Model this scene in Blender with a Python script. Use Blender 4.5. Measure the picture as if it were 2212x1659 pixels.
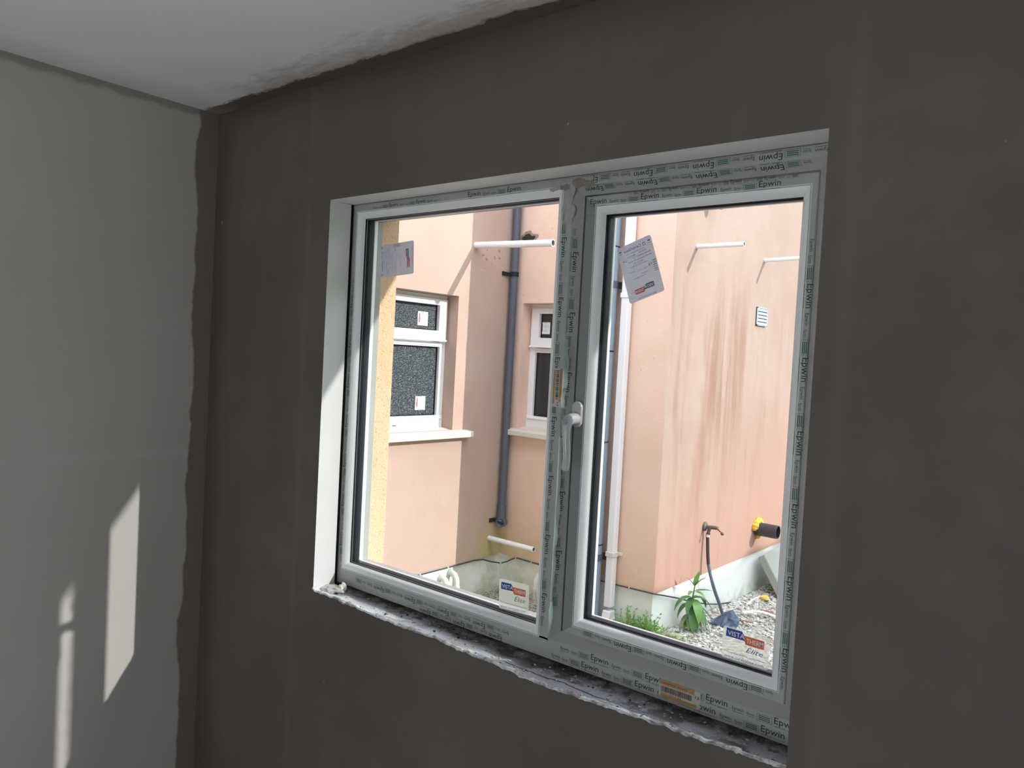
import bpy, bmesh, math, random
from mathutils import Vector, Matrix, noise

random.seed(7)
for o in list(bpy.data.objects):
    bpy.data.objects.remove(o)
SC = bpy.context.scene
COL = SC.collection

# ------------------------------------------------------------------ camera, light, exposure
cam_d = bpy.data.cameras.new('camera')
cam_d.sensor_width = 36.0
cam_d.lens = 26.97
cam_d.clip_start = 0.02
cam = bpy.data.objects.new('camera', cam_d)
COL.objects.link(cam)
R = Matrix(((0.7689458, -0.0637195, 0.6361306), (0.6370869, -0.0066081, -0.7707637), (0.0533163, 0.9979459, 0.0355136)))
cam.matrix_world = Matrix.Translation((2.31261, -1.27613, 0.0)) @ R.to_4x4()
SC.camera = cam

world = bpy.data.worlds.new('hazy_sky')
SC.world = world
world.use_nodes = True
wn = world.node_tree
for n in list(wn.nodes):
    wn.nodes.remove(n)
wo = wn.nodes.new('ShaderNodeOutputWorld')
wb = wn.nodes.new('ShaderNodeBackground')
# bright hazy sky: three times brighter overhead than at the horizon, the same in every direction
wt = wn.nodes.new('ShaderNodeTexCoord')
wx = wn.nodes.new('ShaderNodeSeparateXYZ')
wm = wn.nodes.new('ShaderNodeMapRange')
wm.inputs[1].default_value = 0.0; wm.inputs[2].default_value = 1.0
wm.inputs[3].default_value = 0.28; wm.inputs[4].default_value = 1.0
wn.links.new(wt.outputs['Generated'], wx.inputs[0]); wn.links.new(wx.outputs[2], wm.inputs[0])
wk = wn.nodes.new('ShaderNodeMath'); wk.operation = 'MULTIPLY'
wk.inputs[1].default_value = 4.3
wn.links.new(wm.outputs[0], wk.inputs[0])
wb.inputs['Color'].default_value = (0.84, 0.905, 1.0, 1)
wn.links.new(wk.outputs[0], wb.inputs['Strength'])
wn.links.new(wb.outputs[0], wo.inputs[0])

sun_d = bpy.data.lights.new('sun', 'SUN')
sun_d.energy = 3.2
sun_d.angle = math.radians(0.55)
sun_d.color = (1.0, 0.985, 0.96)
sun = bpy.data.objects.new('sun', sun_d)
COL.objects.link(sun)
SUN_DIR = Vector((-1.0, -0.350, -0.517)).normalized()
sun.rotation_euler = SUN_DIR.to_track_quat('-Z', 'Y').to_euler()

vs = SC.view_settings
SC.display_settings.display_device = 'sRGB'
vs.view_transform = 'Standard'
vs.look = 'None'
vs.gamma = 1.0
vs.use_curve_mapping = False
vs.exposure = 0.48
SC.cycles.max_bounces = 14
SC.cycles.diffuse_bounces = 8
SC.cycles.transparent_max_bounces = 24
SC.cycles.sample_clamp_indirect = 6.0

# ------------------------------------------------------------------ measures (metres, camera height = 0)
ZF, ZC = -1.685, 0.7148            # floor, ceiling
XL, XR, ZT, ZB = 0.593, 1.893, 0.395, -0.672   # window opening
YO = 0.248                         # outer face of the window wall
XA, YB, XC, ZP = -0.279, 1.8375, 0.6464, -1.048  # courtyard walls, plinth line
ZG = -1.245                        # gravel
ZTOP = 1.35                        # top of the courtyard walls

# ------------------------------------------------------------------ material helpers
class NT:
    def __init__(s, name):
        s.m = bpy.data.materials.new(name)
        s.m.use_nodes = True
        s.t = s.m.node_tree
        for n in list(s.t.nodes):
            s.t.nodes.remove(n)
        s.out = s.t.nodes.new('ShaderNodeOutputMaterial')
        s._p = None
    def n(s, typ, **kw):
        nd = s.t.nodes.new('ShaderNode' + typ)
        for k, v in kw.items():
            setattr(nd, k, v)
        return nd
    def put(s, sock, v):
        if isinstance(v, bpy.types.NodeSocket):
            s.t.links.new(v, sock)
        elif isinstance(v, (int, float)):
            sock.default_value = v if sock.type == 'VALUE' else (v, v, v, 1)[:len(sock.default_value)]
        else:
            v = tuple(v)
            L = len(sock.default_value)
            sock.default_value = (v + (1,))[:L] if len(v) < L else v[:L]
    def pos(s):
        if s._p is None:
            g = s.n('NewGeometry')
            x = s.n('SeparateXYZ')
            s.t.links.new(g.outputs['Position'], x.inputs[0])
            s._p = (g.outputs['Position'], x.outputs[0], x.outputs[1], x.outputs[2])
        return s._p
    def math(s, op, a, b=0.0, c=0.0, clamp=False):
        m = s.n('Math', operation=op, use_clamp=clamp)
        s.put(m.inputs[0], a); s.put(m.inputs[1], b); s.put(m.inputs[2], c)
        return m.outputs[0]
    def sstep(s, v, a, b):
        m = s.n('MapRange', interpolation_type='SMOOTHSTEP')
        s.put(m.inputs[0], v); s.put(m.inputs[1], a); s.put(m.inputs[2], b)
        return m.outputs[0]
    def scaled(s, sx, sy, sz, off=(0, 0, 0)):
        m = s.n('Mapping')
        s.t.links.new(s.pos()[0], m.inputs[0])
        m.inputs['Scale'].default_value = (sx, sy, sz)
        m.inputs['Location'].default_value = off
        return m.outputs[0]
    def noise(s, scale, detail=4, rough=0.55, vec=None):
        n = s.n('TexNoise')
        s.put(n.inputs['Vector'], vec if vec is not None else s.pos()[0])
        n.inputs['Scale'].default_value = scale
        n.inputs['Detail'].default_value = detail
        n.inputs['Roughness'].default_value = rough
        return n.outputs[0]
    def mix(s, f, a, b):
        m = s.n('Mix', data_type='RGBA')
        s.put(m.inputs[0], f); s.put(m.inputs[6], a); s.put(m.inputs[7], b)
        return m.outputs[2]
    def bump(s, h, strength=0.3, dist=0.005):
        b = s.n('Bump')
        b.inputs['Strength'].default_value = strength
        b.inputs['Distance'].default_value = dist
        s.put(b.inputs['Height'], h)
        return b.outputs[0]
    def principled(s, color, rough=0.6, normal=None, metallic=0.0, spec=0.5):
        p = s.n('BsdfPrincipled')
        s.put(p.inputs['Base Color'], color)
        s.put(p.inputs['Roughness'], rough)
        p.inputs['Metallic'].default_value = metallic
        p.inputs['Specular IOR Level'].default_value = spec
        if normal is not None:
            s.put(p.inputs['Normal'], normal)
        s.t.links.new(p.outputs[0], s.out.inputs[0])
        return p

def simple(name, col, rough=0.5, spec=0.5, var=0.08, vscale=30.0, metallic=0.0, bump=0.0, bscale=200):
    t = NT(name)
    f = t.noise(vscale, 3)
    c2 = tuple(max(0, c * (1 - var * 2)) for c in col)
    c = t.mix(f, col, c2)
    nb = t.bump(t.noise(bscale, 3), bump, 0.002) if bump else None
    t.principled(c, rough, nb, metallic, spec)
    return t.m

def srgb(r, g, b):
    f = lambda c: c / 12.92 if c <= 0.04045 else ((c + 0.055) / 1.055) ** 2.4
    return (f(r / 255), f(g / 255), f(b / 255))

M = {}
# fresh brown skim on the window wall
t = NT('brown_skim_plaster')
_, px, py, pz = t.pos()
f = t.noise(1.6, 5, 0.6)
f2 = t.noise(9.0, 4, 0.6)
f = t.sstep(f, 0.3, 0.7)
c = t.mix(f, (0.090, 0.075, 0.064), (0.124, 0.105, 0.089))
c = t.mix(t.math('MULTIPLY', t.sstep(f2, 0.35, 0.7), 0.45), c, (0.095, 0.079, 0.072))
# faint board joints under the skim, shade painted into the corner, a darker band along the ceiling
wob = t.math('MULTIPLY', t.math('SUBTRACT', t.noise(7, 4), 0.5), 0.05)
corner_shade = t.math('SUBTRACT', 1.0, t.sstep(t.math('ADD', px, wob), 0.02, 0.14))
top_band = t.sstep(t.math('ADD', pz, wob), 0.60, 0.72)
c = t.mix(t.math('MULTIPLY', t.math('MAXIMUM', corner_shade, top_band), 0.55), c, (0.055, 0.047, 0.040))
for jx in (0.50, 1.935):
    j = t.sstep(t.math('ABSOLUTE', t.math('SUBTRACT', px, jx)), 0.02, 0.0)
    c = t.mix(t.math('MULTIPLY', j, 0.10), c, (0.24, 0.22, 0.19))
sp = t.sstep(t.noise(34, 2, 0.4), 0.77, 0.80)
c = t.mix(t.math('MULTIPLY', sp, 0.5), c, (0.45, 0.42, 0.38))
t.principled(c, t.math('ADD', 0.55, t.math('MULTIPLY', f2, 0.2)), t.bump(t.noise(5, 5, 0.5), 0.12, 0.01))
M['skim'] = t.m
# left wall: drier grey skim with a wet ragged band at the corner
t = NT('grey_drying_plaster')
_, px, py, pz = t.pos()
f = t.noise(1.2, 5, 0.6)
c = t.mix(f, (0.465, 0.442, 0.405), (0.544, 0.525, 0.493))
lap = t.sstep(t.math('ABSOLUTE', t.math('ADD', pz, t.math('ADD', 0.33, t.math('MULTIPLY', t.noise(2.0, 3), 0.05)))), 0.02, 0.0)
c = t.mix(t.math('MULTIPLY', lap, 0.12), c, (0.72, 0.71, 0.68))
w1 = t.noise(2.6, 3, 0.5, t.scaled(0, 0, 1.0))
w2 = t.noise(16, 3, 0.6)
edge = t.math('ADD', t.math('ADD', -0.062, t.math('MULTIPLY', t.math('SUBTRACT', w1, 0.5), 0.09)), t.math('MULTIPLY', t.math('SUBTRACT', w2, 0.5), 0.02))
wet = t.sstep(t.math('SUBTRACT', py, edge), -0.003, 0.006)
c = t.mix(wet, c, (0.20, 0.172, 0.147))
top = t.sstep(t.math('ADD', pz, t.math('MULTIPLY', w2, 0.03)), 0.700, 0.716)
c = t.mix(t.math('MULTIPLY', top, 0.6), c, (0.2, 0.17, 0.15))
t.principled(c, 0.62, t.bump(t.noise(4, 5, 0.5), 0.10, 0.01))
M['left'] = t.m
# ceiling: white board, dark skim lapped over its edge with a torn outline
t = NT('white_ceiling_with_torn_plaster_edge')
_, px, py, pz = t.pos()
c = t.mix(t.noise(1.0, 3), (0.89, 0.895, 0.90), (0.92, 0.925, 0.93))
n1 = t.noise(3.5, 5, 0.6, t.scaled(1.0, 2.2, 1))
n2 = t.noise(26, 4, 0.65, t.scaled(1.0, 2.5, 1))
n3 = t.noise(9, 5, 0.7, t.scaled(1.0, 4.0, 1, (2, 0, 0)))
d = t.math('ADD', py, t.math('ADD', t.math('MULTIPLY', t.math('SUBTRACT', n1, 0.5), 0.07), t.math('MULTIPLY', t.math('SUBTRACT', n2, 0.5), 0.045)))
fe = t.math('MULTIPLY', t.sstep(t.math('ADD', d, t.math('MULTIPLY', t.math('SUBTRACT', n3, 0.5), 0.22)), -0.17, -0.06), t.sstep(px, 0.12, 0.45))
c = t.mix(t.math('MULTIPLY', fe, 0.75), c, (0.50, 0.425, 0.355))
c = t.mix(t.math('MULTIPLY', t.sstep(d, -0.062, -0.046), t.sstep(n3, 0.30, 0.5)), c, (0.34, 0.27, 0.21))
c = t.mix(t.sstep(d, -0.048, -0.044), c, (0.115, 0.098, 0.080))
# brown smear close to the left wall
d2 = t.math('ADD', px, t.math('MULTIPLY', t.math('SUBTRACT', n1, 0.5), 0.2))
c = t.mix(t.math('MULTIPLY', t.sstep(d2, 0.22, 0.0), 0.35), c, (0.50, 0.45, 0.39))
t.principled(c, 0.7)
M['ceil'] = t.m
M['reveal'] = simple('pale_skim_reveal', (0.72, 0.71, 0.69), 0.6, var=0.06, vscale=8, bump=0.15, bscale=30)
M['dark_gap'] = simple('gap_shade_and_dark_crumb', (0.05, 0.045, 0.04), 0.9)  # shade of the frame gap put into the colour; also dark crumbs
M['screed'] = simple('floor_screed', (0.74, 0.73, 0.71), 0.8, var=0.05, vscale=4, bump=0.3, bscale=60)

# outdoor render
def render_mat(name, base, alt, stain=None, coarse=0.2, algae=False, streak=False, pits=False, bdist=0.004, bscale=140):
    t = NT(name)
    _, px, py, pz = t.pos()
    c = t.mix(t.sstep(t.noise(2.2, 5, 0.6), 0.35, 0.68), base, alt)
    sp = t.sstep(t.noise(48, 2, 0.4), 0.72, 0.78)
    c = t.mix(t.math('MULTIPLY', sp, 0.35), c, (0.36, 0.24, 0.17))
    if pits:
        pt = t.sstep(t.noise(1.0, 3, 0.6, t.scaled(190, 190, 110)), 0.57, 0.68)
        c = t.mix(t.math('MULTIPLY', pt, 0.7), c, (0.42, 0.25, 0.12))
    if streak:
        s1 = t.math('MAXIMUM', t.noise(1.0, 5, 0.62, t.scaled(1, 13, 0.9)), t.noise(1.0, 4, 0.55, t.scaled(1, 6, 0.7, (0, 3, 7))))
        s2 = t.noise(1.0, 3, 0.5, t.scaled(1, 2.6, 1.1, (3, 1, 0)))
        m = t.math('MULTIPLY', t.sstep(s1, 0.48, 0.66), t.sstep(s2, 0.34, 0.56))
        m = t.math('MULTIPLY', m, t.sstep(pz, 0.65, 0.1))
        m = t.math('MULTIPLY', m, t.math('ADD', 0.35, t.math('MULTIPLY', t.sstep(py, 3.3, 2.4), 0.65)))
        c = t.mix(t.math('MULTIPLY', m, 0.9), c, (0.255, 0.138, 0.10))
        c = t.mix(t.math('MULTIPLY', t.sstep(t.noise(15, 5, 0.7), 0.45, 0.75), 0.30), c, (0.30, 0.19, 0.14))
        lo = t.sstep(t.math('ADD', pz, t.math('MULTIPLY', py, -0.25)), -0.7, -1.65)
        c = t.mix(t.math('MULTIPLY', lo, 0.75), c, (0.396, 0.220, 0.163))
    if stain:
        lo = t.sstep(t.math('ADD', pz, t.math('MULTIPLY', t.noise(2.5, 4), 0.6)), -0.25, -1.0)
        c = t.mix(t.math('MULTIPLY', lo, 0.55), c, stain)
    if algae:
        dx = t.math('POWER', t.math('SUBTRACT', px, XA), 2.0)
        dy = t.math('POWER', t.math('SUBTRACT', py, YB), 2.0)
        r = t.math('SQRT', t.math('ADD', dx, dy))
        g = t.math('MULTIPLY', t.sstep(r, 0.42, 0.02), t.sstep(pz, -0.72, -1.06))
        g = t.math('MULTIPLY', g, t.sstep(t.noise(9, 5, 0.65), 0.22, 0.60))
        c = t.mix(t.math('MULTIPLY', g, 0.85), c, (0.42, 0.40, 0.13))
    h = t.math('ADD', t.noise(bscale, 4, 0.6), t.math('MULTIPLY', t.noise(bscale * 0.25, 3), 0.7))
    t.principled(c, 0.85, t.bump(h, coarse, bdist), spec=0.2)
    return t.m
M['wallA'] = render_mat('peach_render', (0.493, 0.356, 0.292), (0.453, 0.317, 0.258), algae=True)  # same paint as the shaded wall, darkened to offset the sun
M['wallB'] = render_mat('pink_render_lifted_shade', (0.78, 0.55, 0.45), (0.73, 0.50, 0.40), stain=(0.60, 0.37, 0.20), algae=True)  # same paint as the sunlit walls, lightened to lift its shade
M['wallC'] = render_mat('peach_render_with_rust_streaks', (0.362, 0.268, 0.220), (0.325, 0.231, 0.187), streak=True)  # same paint again, darkened to offset sun and open sky
M['ochre'] = render_mat('ochre_roughcast', (0.74, 0.52, 0.33), (0.66, 0.43, 0.25), coarse=0.8, bdist=0.004, bscale=200, pits=True)
t = NT('painted_plinth_with_algae')
_, px, py, pz = t.pos()
c = t.mix(t.noise(3, 4), (0.84, 0.85, 0.82), (0.76, 0.77, 0.72))
dx = t.math('POWER', t.math('SUBTRACT', px, XA), 2.0)
dy = t.math('POWER', t.math('SUBTRACT', py, YB), 2.0)
r = t.math('SQRT', t.math('ADD', dx, dy))
g = t.math('MULTIPLY', t.sstep(r, 0.55, 0.03), t.sstep(t.noise(6, 5, 0.65), 0.34, 0.68))
c = t.mix(t.math('MULTIPLY', g, 0.8), c, (0.46, 0.50, 0.24))
lo = t.math('MULTIPLY', t.sstep(pz, -1.19, -1.26), t.sstep(t.noise(20, 3), 0.35, 0.7))
c = t.mix(t.math('MULTIPLY', lo, 0.5), c, (0.40, 0.40, 0.22))
t.principled(c, 0.8, t.bump(t.noise(60, 3), 0.15, 0.003), spec=0.25)
M['plinth'] = t.m
M['plinthB'] = simple('buff_plinth', (0.62, 0.57, 0.44), 0.85, var=0.1, vscale=8, bump=0.2, bscale=80)
M['concrete_sill'] = simple('concrete_sill', (0.66, 0.63, 0.53), 0.85, var=0.1, vscale=14, bump=0.2, bscale=120)
M['slab'] = simple('grey_green_concrete', (0.36, 0.37, 0.325), 0.9, var=0.12, vscale=10, bump=0.4, bscale=120)
M['soffit'] = simple('white_soffit', (0.75, 0.75, 0.74), 0.5)

M['pale_bounce_render'] = simple('pale_bounce_render', (0.86, 0.82, 0.77), 0.85)  # unseen outer wall face, made pale to bounce light into the courtyard
M['pvc'] = simple('white_pvc', (0.76, 0.77, 0.76), 0.28, var=0.02, vscale=3)
M['pvc_film'] = simple('pvc_under_protective_film', (0.375, 0.38, 0.362), 0.32, var=0.07, vscale=9)
M['pvc_bare'] = simple('shaded_white_pvc', (0.23, 0.23, 0.226), 0.35, var=0.04, vscale=6)  # white pvc; the stile's shade is put into the colour
M['pvc_out'] = simple('white_pvc_outdoor', (0.80, 0.80, 0.80), 0.35, var=0.02)
M['handle'] = simple('white_handle', (0.46, 0.46, 0.47), 0.22, var=0.01)
M['button'] = simple('grey_lock_button', (0.30, 0.30, 0.31), 0.35, var=0.02)
M['gasket'] = simple('black_gasket', (0.010, 0.011, 0.015), 0.6, var=0.1, spec=0.2)
M['spacer'] = simple('dark_spacer', (0.012, 0.014, 0.022), 0.45, var=0.1, spec=0.3)
M['ink'] = simple('dark_green_ink', (0.012, 0.035, 0.026), 0.6, var=0.1)
M['ink_green'] = simple('green_ink', (0.02, 0.115, 0.06), 0.6, var=0.1)
M['black_ink'] = simple('black_ink', (0.015, 0.015, 0.018), 0.6)
M['amber'] = simple('amber_label_band', (0.42, 0.25, 0.09), 0.6, var=0.12, vscale=120)
M['label_pale'] = simple('label_paper', (0.50, 0.45, 0.40), 0.6, var=0.05)
M['white_paper'] = simple('white_paper', (0.82, 0.83, 0.84), 0.6, var=0.03)
M['blue_ink'] = simple('blue_ink', (0.02, 0.075, 0.36), 0.5, var=0.03)
M['orange_ink'] = simple('orange_ink', (0.80, 0.15, 0.04), 0.5, var=0.03)
M['white_ink'] = simple('white_ink', (0.85, 0.85, 0.86), 0.5, var=0.01)
M['red_ink'] = simple('red_ink', (0.62, 0.10, 0.08), 0.5, var=0.03)
M['slate_ink'] = simple('slate_ink', (0.10, 0.13, 0.25), 0.6, var=0.03)

def glass_mat(name, tint=(0.978, 0.983, 0.988), fac=1.0):
    t = NT(name)
    tr = t.n('BsdfTransparent'); tr.inputs[0].default_value = tint + (1,)
    gl = t.n('BsdfGlossy'); gl.inputs['Roughness'].default_value = 0.0
    lw = t.n('LayerWeight'); lw.inputs[0].default_value = 0.5
    f = t.math('MULTIPLY', t.math('ADD', 0.04, t.math('MULTIPLY', t.math('POWER', lw.outputs['Facing'], 5.0), 0.9)), fac)
    mx = t.n('MixShader')
    t.put(mx.inputs[0], f)
    t.t.links.new(tr.outputs[0], mx.inputs[1]); t.t.links.new(gl.outputs[0], mx.inputs[2])
    t.t.links.new(mx.outputs[0], t.out.inputs[0])
    return t.m
M['glass'] = glass_mat('window_glass')

def film_mat(name, col, op, trans=0.5):
    # thin plastic: part clear, part diffuse, part letting light through
    t = NT(name)
    tr = t.n('BsdfTransparent'); tr.inputs[0].default_value = (1, 1, 1, 1)
    d = t.n('BsdfDiffuse'); t.put(d.inputs[0], col)
    tl = t.n('BsdfTranslucent'); t.put(tl.inputs[0], col)
    m1 = t.n('MixShader'); m1.inputs[0].default_value = trans
    t.t.links.new(d.outputs[0], m1.inputs[1]); t.t.links.new(tl.outputs[0], m1.inputs[2])
    m2 = t.n('MixShader'); m2.inputs[0].default_value = op
    t.t.links.new(tr.outputs[0], m2.inputs[1]); t.t.links.new(m1.outputs[0], m2.inputs[2])
    t.t.links.new(m2.outputs[0], t.out.inputs[0])
    return t.m
M['clear_label'] = film_mat('clear_label_film', (0.72, 0.73, 0.62), 0.62, 0.6)
M['grey_label'] = film_mat('grey_label_film', (0.42, 0.42, 0.47), 0.95, 0.45)
M['torn_film'] = film_mat('torn_film', (0.60, 0.72, 0.66), 0.55, 0.6)

t = NT('obscure_glass')
vo = t.n('TexVoronoi'); t.put(vo.inputs['Vector'], t.pos()[0]); vo.inputs['Scale'].default_value = 190
c = t.mix(t.sstep(t.noise(210, 2, 0.5), 0.52, 0.68), (0.030, 0.040, 0.046), (0.16, 0.18, 0.19))  # darkness of the room behind is put into the pane colour
t.principled(c, 0.30, t.bump(vo.outputs['Distance'], 0.6, 0.004), spec=0.25)
M['obscure'] = t.m
M['dark_pane'] = simple('dark_room_pane', (0.035, 0.033, 0.037), 0.12, var=0.3, vscale=6, spec=0.4)  # opaque; the dark room behind is put into the colour

M['pipe_dark'] = simple('slate_grey_plastic_pipe', (0.085, 0.095, 0.125), 0.42, var=0.15, vscale=40)
M['pipe_blue'] = simple('blue_grey_plastic_pipe', (0.25, 0.31, 0.37), 0.40, var=0.08, vscale=20)
M['pipe_white'] = simple('white_plastic_pipe', (0.80, 0.79, 0.80), 0.35, var=0.03)
M['pipe_cream'] = simple('painted_plastic_pipe', (0.66, 0.65, 0.57), 0.5, var=0.07, vscale=18)
M['bore'] = simple('pipe_bore', (0.30, 0.34, 0.36), 0.6)
M['hole'] = simple('dark_hole', (0.02, 0.018, 0.016), 0.9)
M['rubble'] = simple('broken_render', (0.42, 0.29, 0.19), 0.95, var=0.25, vscale=60, bump=0.5)
M['brass'] = simple('weathered_tap_metal', (0.19, 0.15, 0.13), 0.5, var=0.2, vscale=80, metallic=0.4)
M['hose'] = simple('dark_hose', (0.045, 0.04, 0.042), 0.35, var=0.1)
M['hose_blue'] = simple('blue_grey_hose', (0.12, 0.16, 0.20), 0.35, var=0.1)
M['foam'] = simple('yellow_expanding_foam', (0.86, 0.50, 0.055), 0.8, var=0.12, vscale=50, bump=0.5, bscale=90)
M['black_pipe'] = simple('black_pipe', (0.035, 0.033, 0.045), 0.35, var=0.1)
M['vent'] = simple('vent_reflection_blue', (0.46, 0.57, 0.66), 0.4, var=0.03)  # pale blue of a reflection is put into the vent colour
M['cable'] = simple('black_cable', (0.035, 0.037, 0.04), 0.5)
M['clip'] = simple('cable_clip', (0.62, 0.58, 0.50), 0.6)
M['leaf'] = simple('plant_leaf', (0.085, 0.25, 0.055), 0.42, var=0.25, vscale=25)
M['leaf_light'] = simple('plant_leaf_young', (0.17, 0.36, 0.075), 0.42, var=0.2, vscale=25)
M['leaf_dry'] = simple('plant_leaf_fading', (0.30, 0.36, 0.17), 0.55, var=0.2, vscale=25)
M['fern'] = simple('weed_green', (0.30, 0.50, 0.13), 0.6, var=0.25, vscale=20)
M['stem'] = simple('plant_stem', (0.16, 0.25, 0.09), 0.6)
M['sack'] = simple('dark_blue_plastic', (0.055, 0.085, 0.15), 0.4, var=0.2, vscale=30)
M['strap'] = simple('white_plastic_strap', (0.80, 0.80, 0.80), 0.5, var=0.05)
M['twig'] = simple('dead_twig', (0.42, 0.38, 0.32), 0.85, var=0.2)
M['rust_stick'] = simple('reddish_stick', (0.45, 0.20, 0.12), 0.8, var=0.2)
M['rock'] = simple('mossy_stone', (0.42, 0.44, 0.28), 0.9, var=0.2, vscale=20, bump=0.4, bscale=60)
PEB = [simple('pebble_' + n, c, 0.85, var=0.12, vscale=60) for n, c in (
    ('pale', (0.60, 0.59, 0.54)), ('grey', (0.46, 0.455, 0.43)), ('buff', (0.50, 0.45, 0.36)),
    ('dark', (0.25, 0.25, 0.25)), ('brown', (0.36, 0.28, 0.20)))]
M['soil'] = simple('gravel_bed', (0.40, 0.37, 0.31), 0.95, var=0.3, vscale=40, bump=0.8, bscale=90)
M['patio'] = simple('pale_bounce_concrete', (0.84, 0.83, 0.81), 0.85, var=0.05, vscale=3)  # unseen rear yard, made pale to bounce light onto the ceiling
M['yard'] = simple('yard_gravel', (0.58, 0.57, 0.54), 0.95, var=0.2, vscale=5, bump=0.6, bscale=40)

# sill bed: old paint, mortar, black damp stains
t = NT('rough_sill_bed')
_, px, py, pz = t.pos()
f = t.noise(14, 6, 0.65)
c = t.mix(f, (0.30, 0.30, 0.345), (0.43, 0.43, 0.48))
dark = t.math('MULTIPLY', t.sstep(t.math('ADD', py, t.math('MULTIPLY', t.math('SUBTRACT', t.noise(6, 5, 0.65), 0.5), 0.11)), 0.045, 0.075), t.sstep(t.noise(24, 4, 0.6), 0.38, 0.58))
c = t.mix(t.math('MULTIPLY', dark, 0.9), c, (0.07, 0.062, 0.058))
pale = t.math('MULTIPLY', t.sstep(t.math('ADD', py, t.math('MULTIPLY', t.math('SUBTRACT', t.noise(9, 5, 0.65), 0.5), 0.06)), 0.055, 0.025), t.sstep(px, 1.5, 0.95))
c = t.mix(t.math('MULTIPLY', pale, 0.85), c, (0.66, 0.70, 0.70))
fl = t.sstep(t.noise(70, 3, 0.6), 0.63, 0.68)
c = t.mix(t.math('MULTIPLY', fl, 0.7), c, (0.70, 0.69, 0.66))
crk = t.math('ABSOLUTE', t.math('SUBTRACT', py, t.math('ADD', 0.012, t.math('MULTIPLY', t.noise(4, 3, 0.5, t.scaled(1, 0, 0)), 0.022))))
crk = t.math('MULTIPLY', t.sstep(crk, 0.0024, 0.0010), t.math('MULTIPLY', t.sstep(px, 1.20, 1.30), t.sstep(t.noise(8, 2), 0.36, 0.46)))
c = t.mix(crk, c, (0.03, 0.03, 0.03))
blot = t.math('MULTIPLY', t.sstep(t.noise(7, 5, 0.65, t.scaled(1, 1.6, 1, (1, 4, 0))), 0.52, 0.60), t.math('MULTIPLY', t.sstep(px, 1.15, 1.35), t.sstep(py, 0.015, 0.04)))
c = t.mix(t.math('MULTIPLY', blot, 0.85), c, (0.055, 0.05, 0.05))
bk = t.sstep(t.noise(55, 3, 0.6, t.scaled(1, 1, 1, (5, 5, 5))), 0.66, 0.70)
c = t.mix(t.math('MULTIPLY', bk, 0.9), c, (0.03, 0.03, 0.032))
t.principled(c, 0.55, t.bump(t.noise(60, 5, 0.65), 0.7, 0.004))
M['sill_bed'] = t.m
t = NT('chipped_plaster_lip')
f = t.noise(26, 5, 0.65)
c = t.mix(t.sstep(f, 0.40, 0.58), (0.30, 0.275, 0.25), (0.74, 0.75, 0.74))
c = t.mix(t.sstep(t.noise(90, 3, 0.6), 0.60, 0.68), c, (0.16, 0.13, 0.115))
t.principled(c, 0.8, t.bump(t.noise(110, 4, 0.6), 0.6, 0.003))
M['plaster_lip'] = t.m
M['smear'] = simple('dusty_plaster_smear', (0.40, 0.375, 0.345), 0.8, var=0.15, vscale=60)
M['smear_dark'] = simple('damp_plaster_smear', (0.27, 0.235, 0.205), 0.8, var=0.2, vscale=60)
M['crumb'] = simple('plaster_crumb', (0.68, 0.67, 0.62), 0.85, var=0.2, vscale=80)
M['foam_crumb'] = simple('pale_foam_crumb', (0.74, 0.74, 0.62), 0.8, var=0.08)

# ------------------------------------------------------------------ object helpers
def tag(o, label=None, cat=None, group=None, kind=None):
    if label: o['label'] = label
    if cat: o['category'] = cat
    if group: o['group'] = group
    if kind: o['kind'] = kind
    return o

def empty(name, loc=(0, 0, 0)):
    o = bpy.data.objects.new(name, None)
    o.empty_display_size = 0.05
    COL.objects.link(o)
    o.location = loc
    return o

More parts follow.
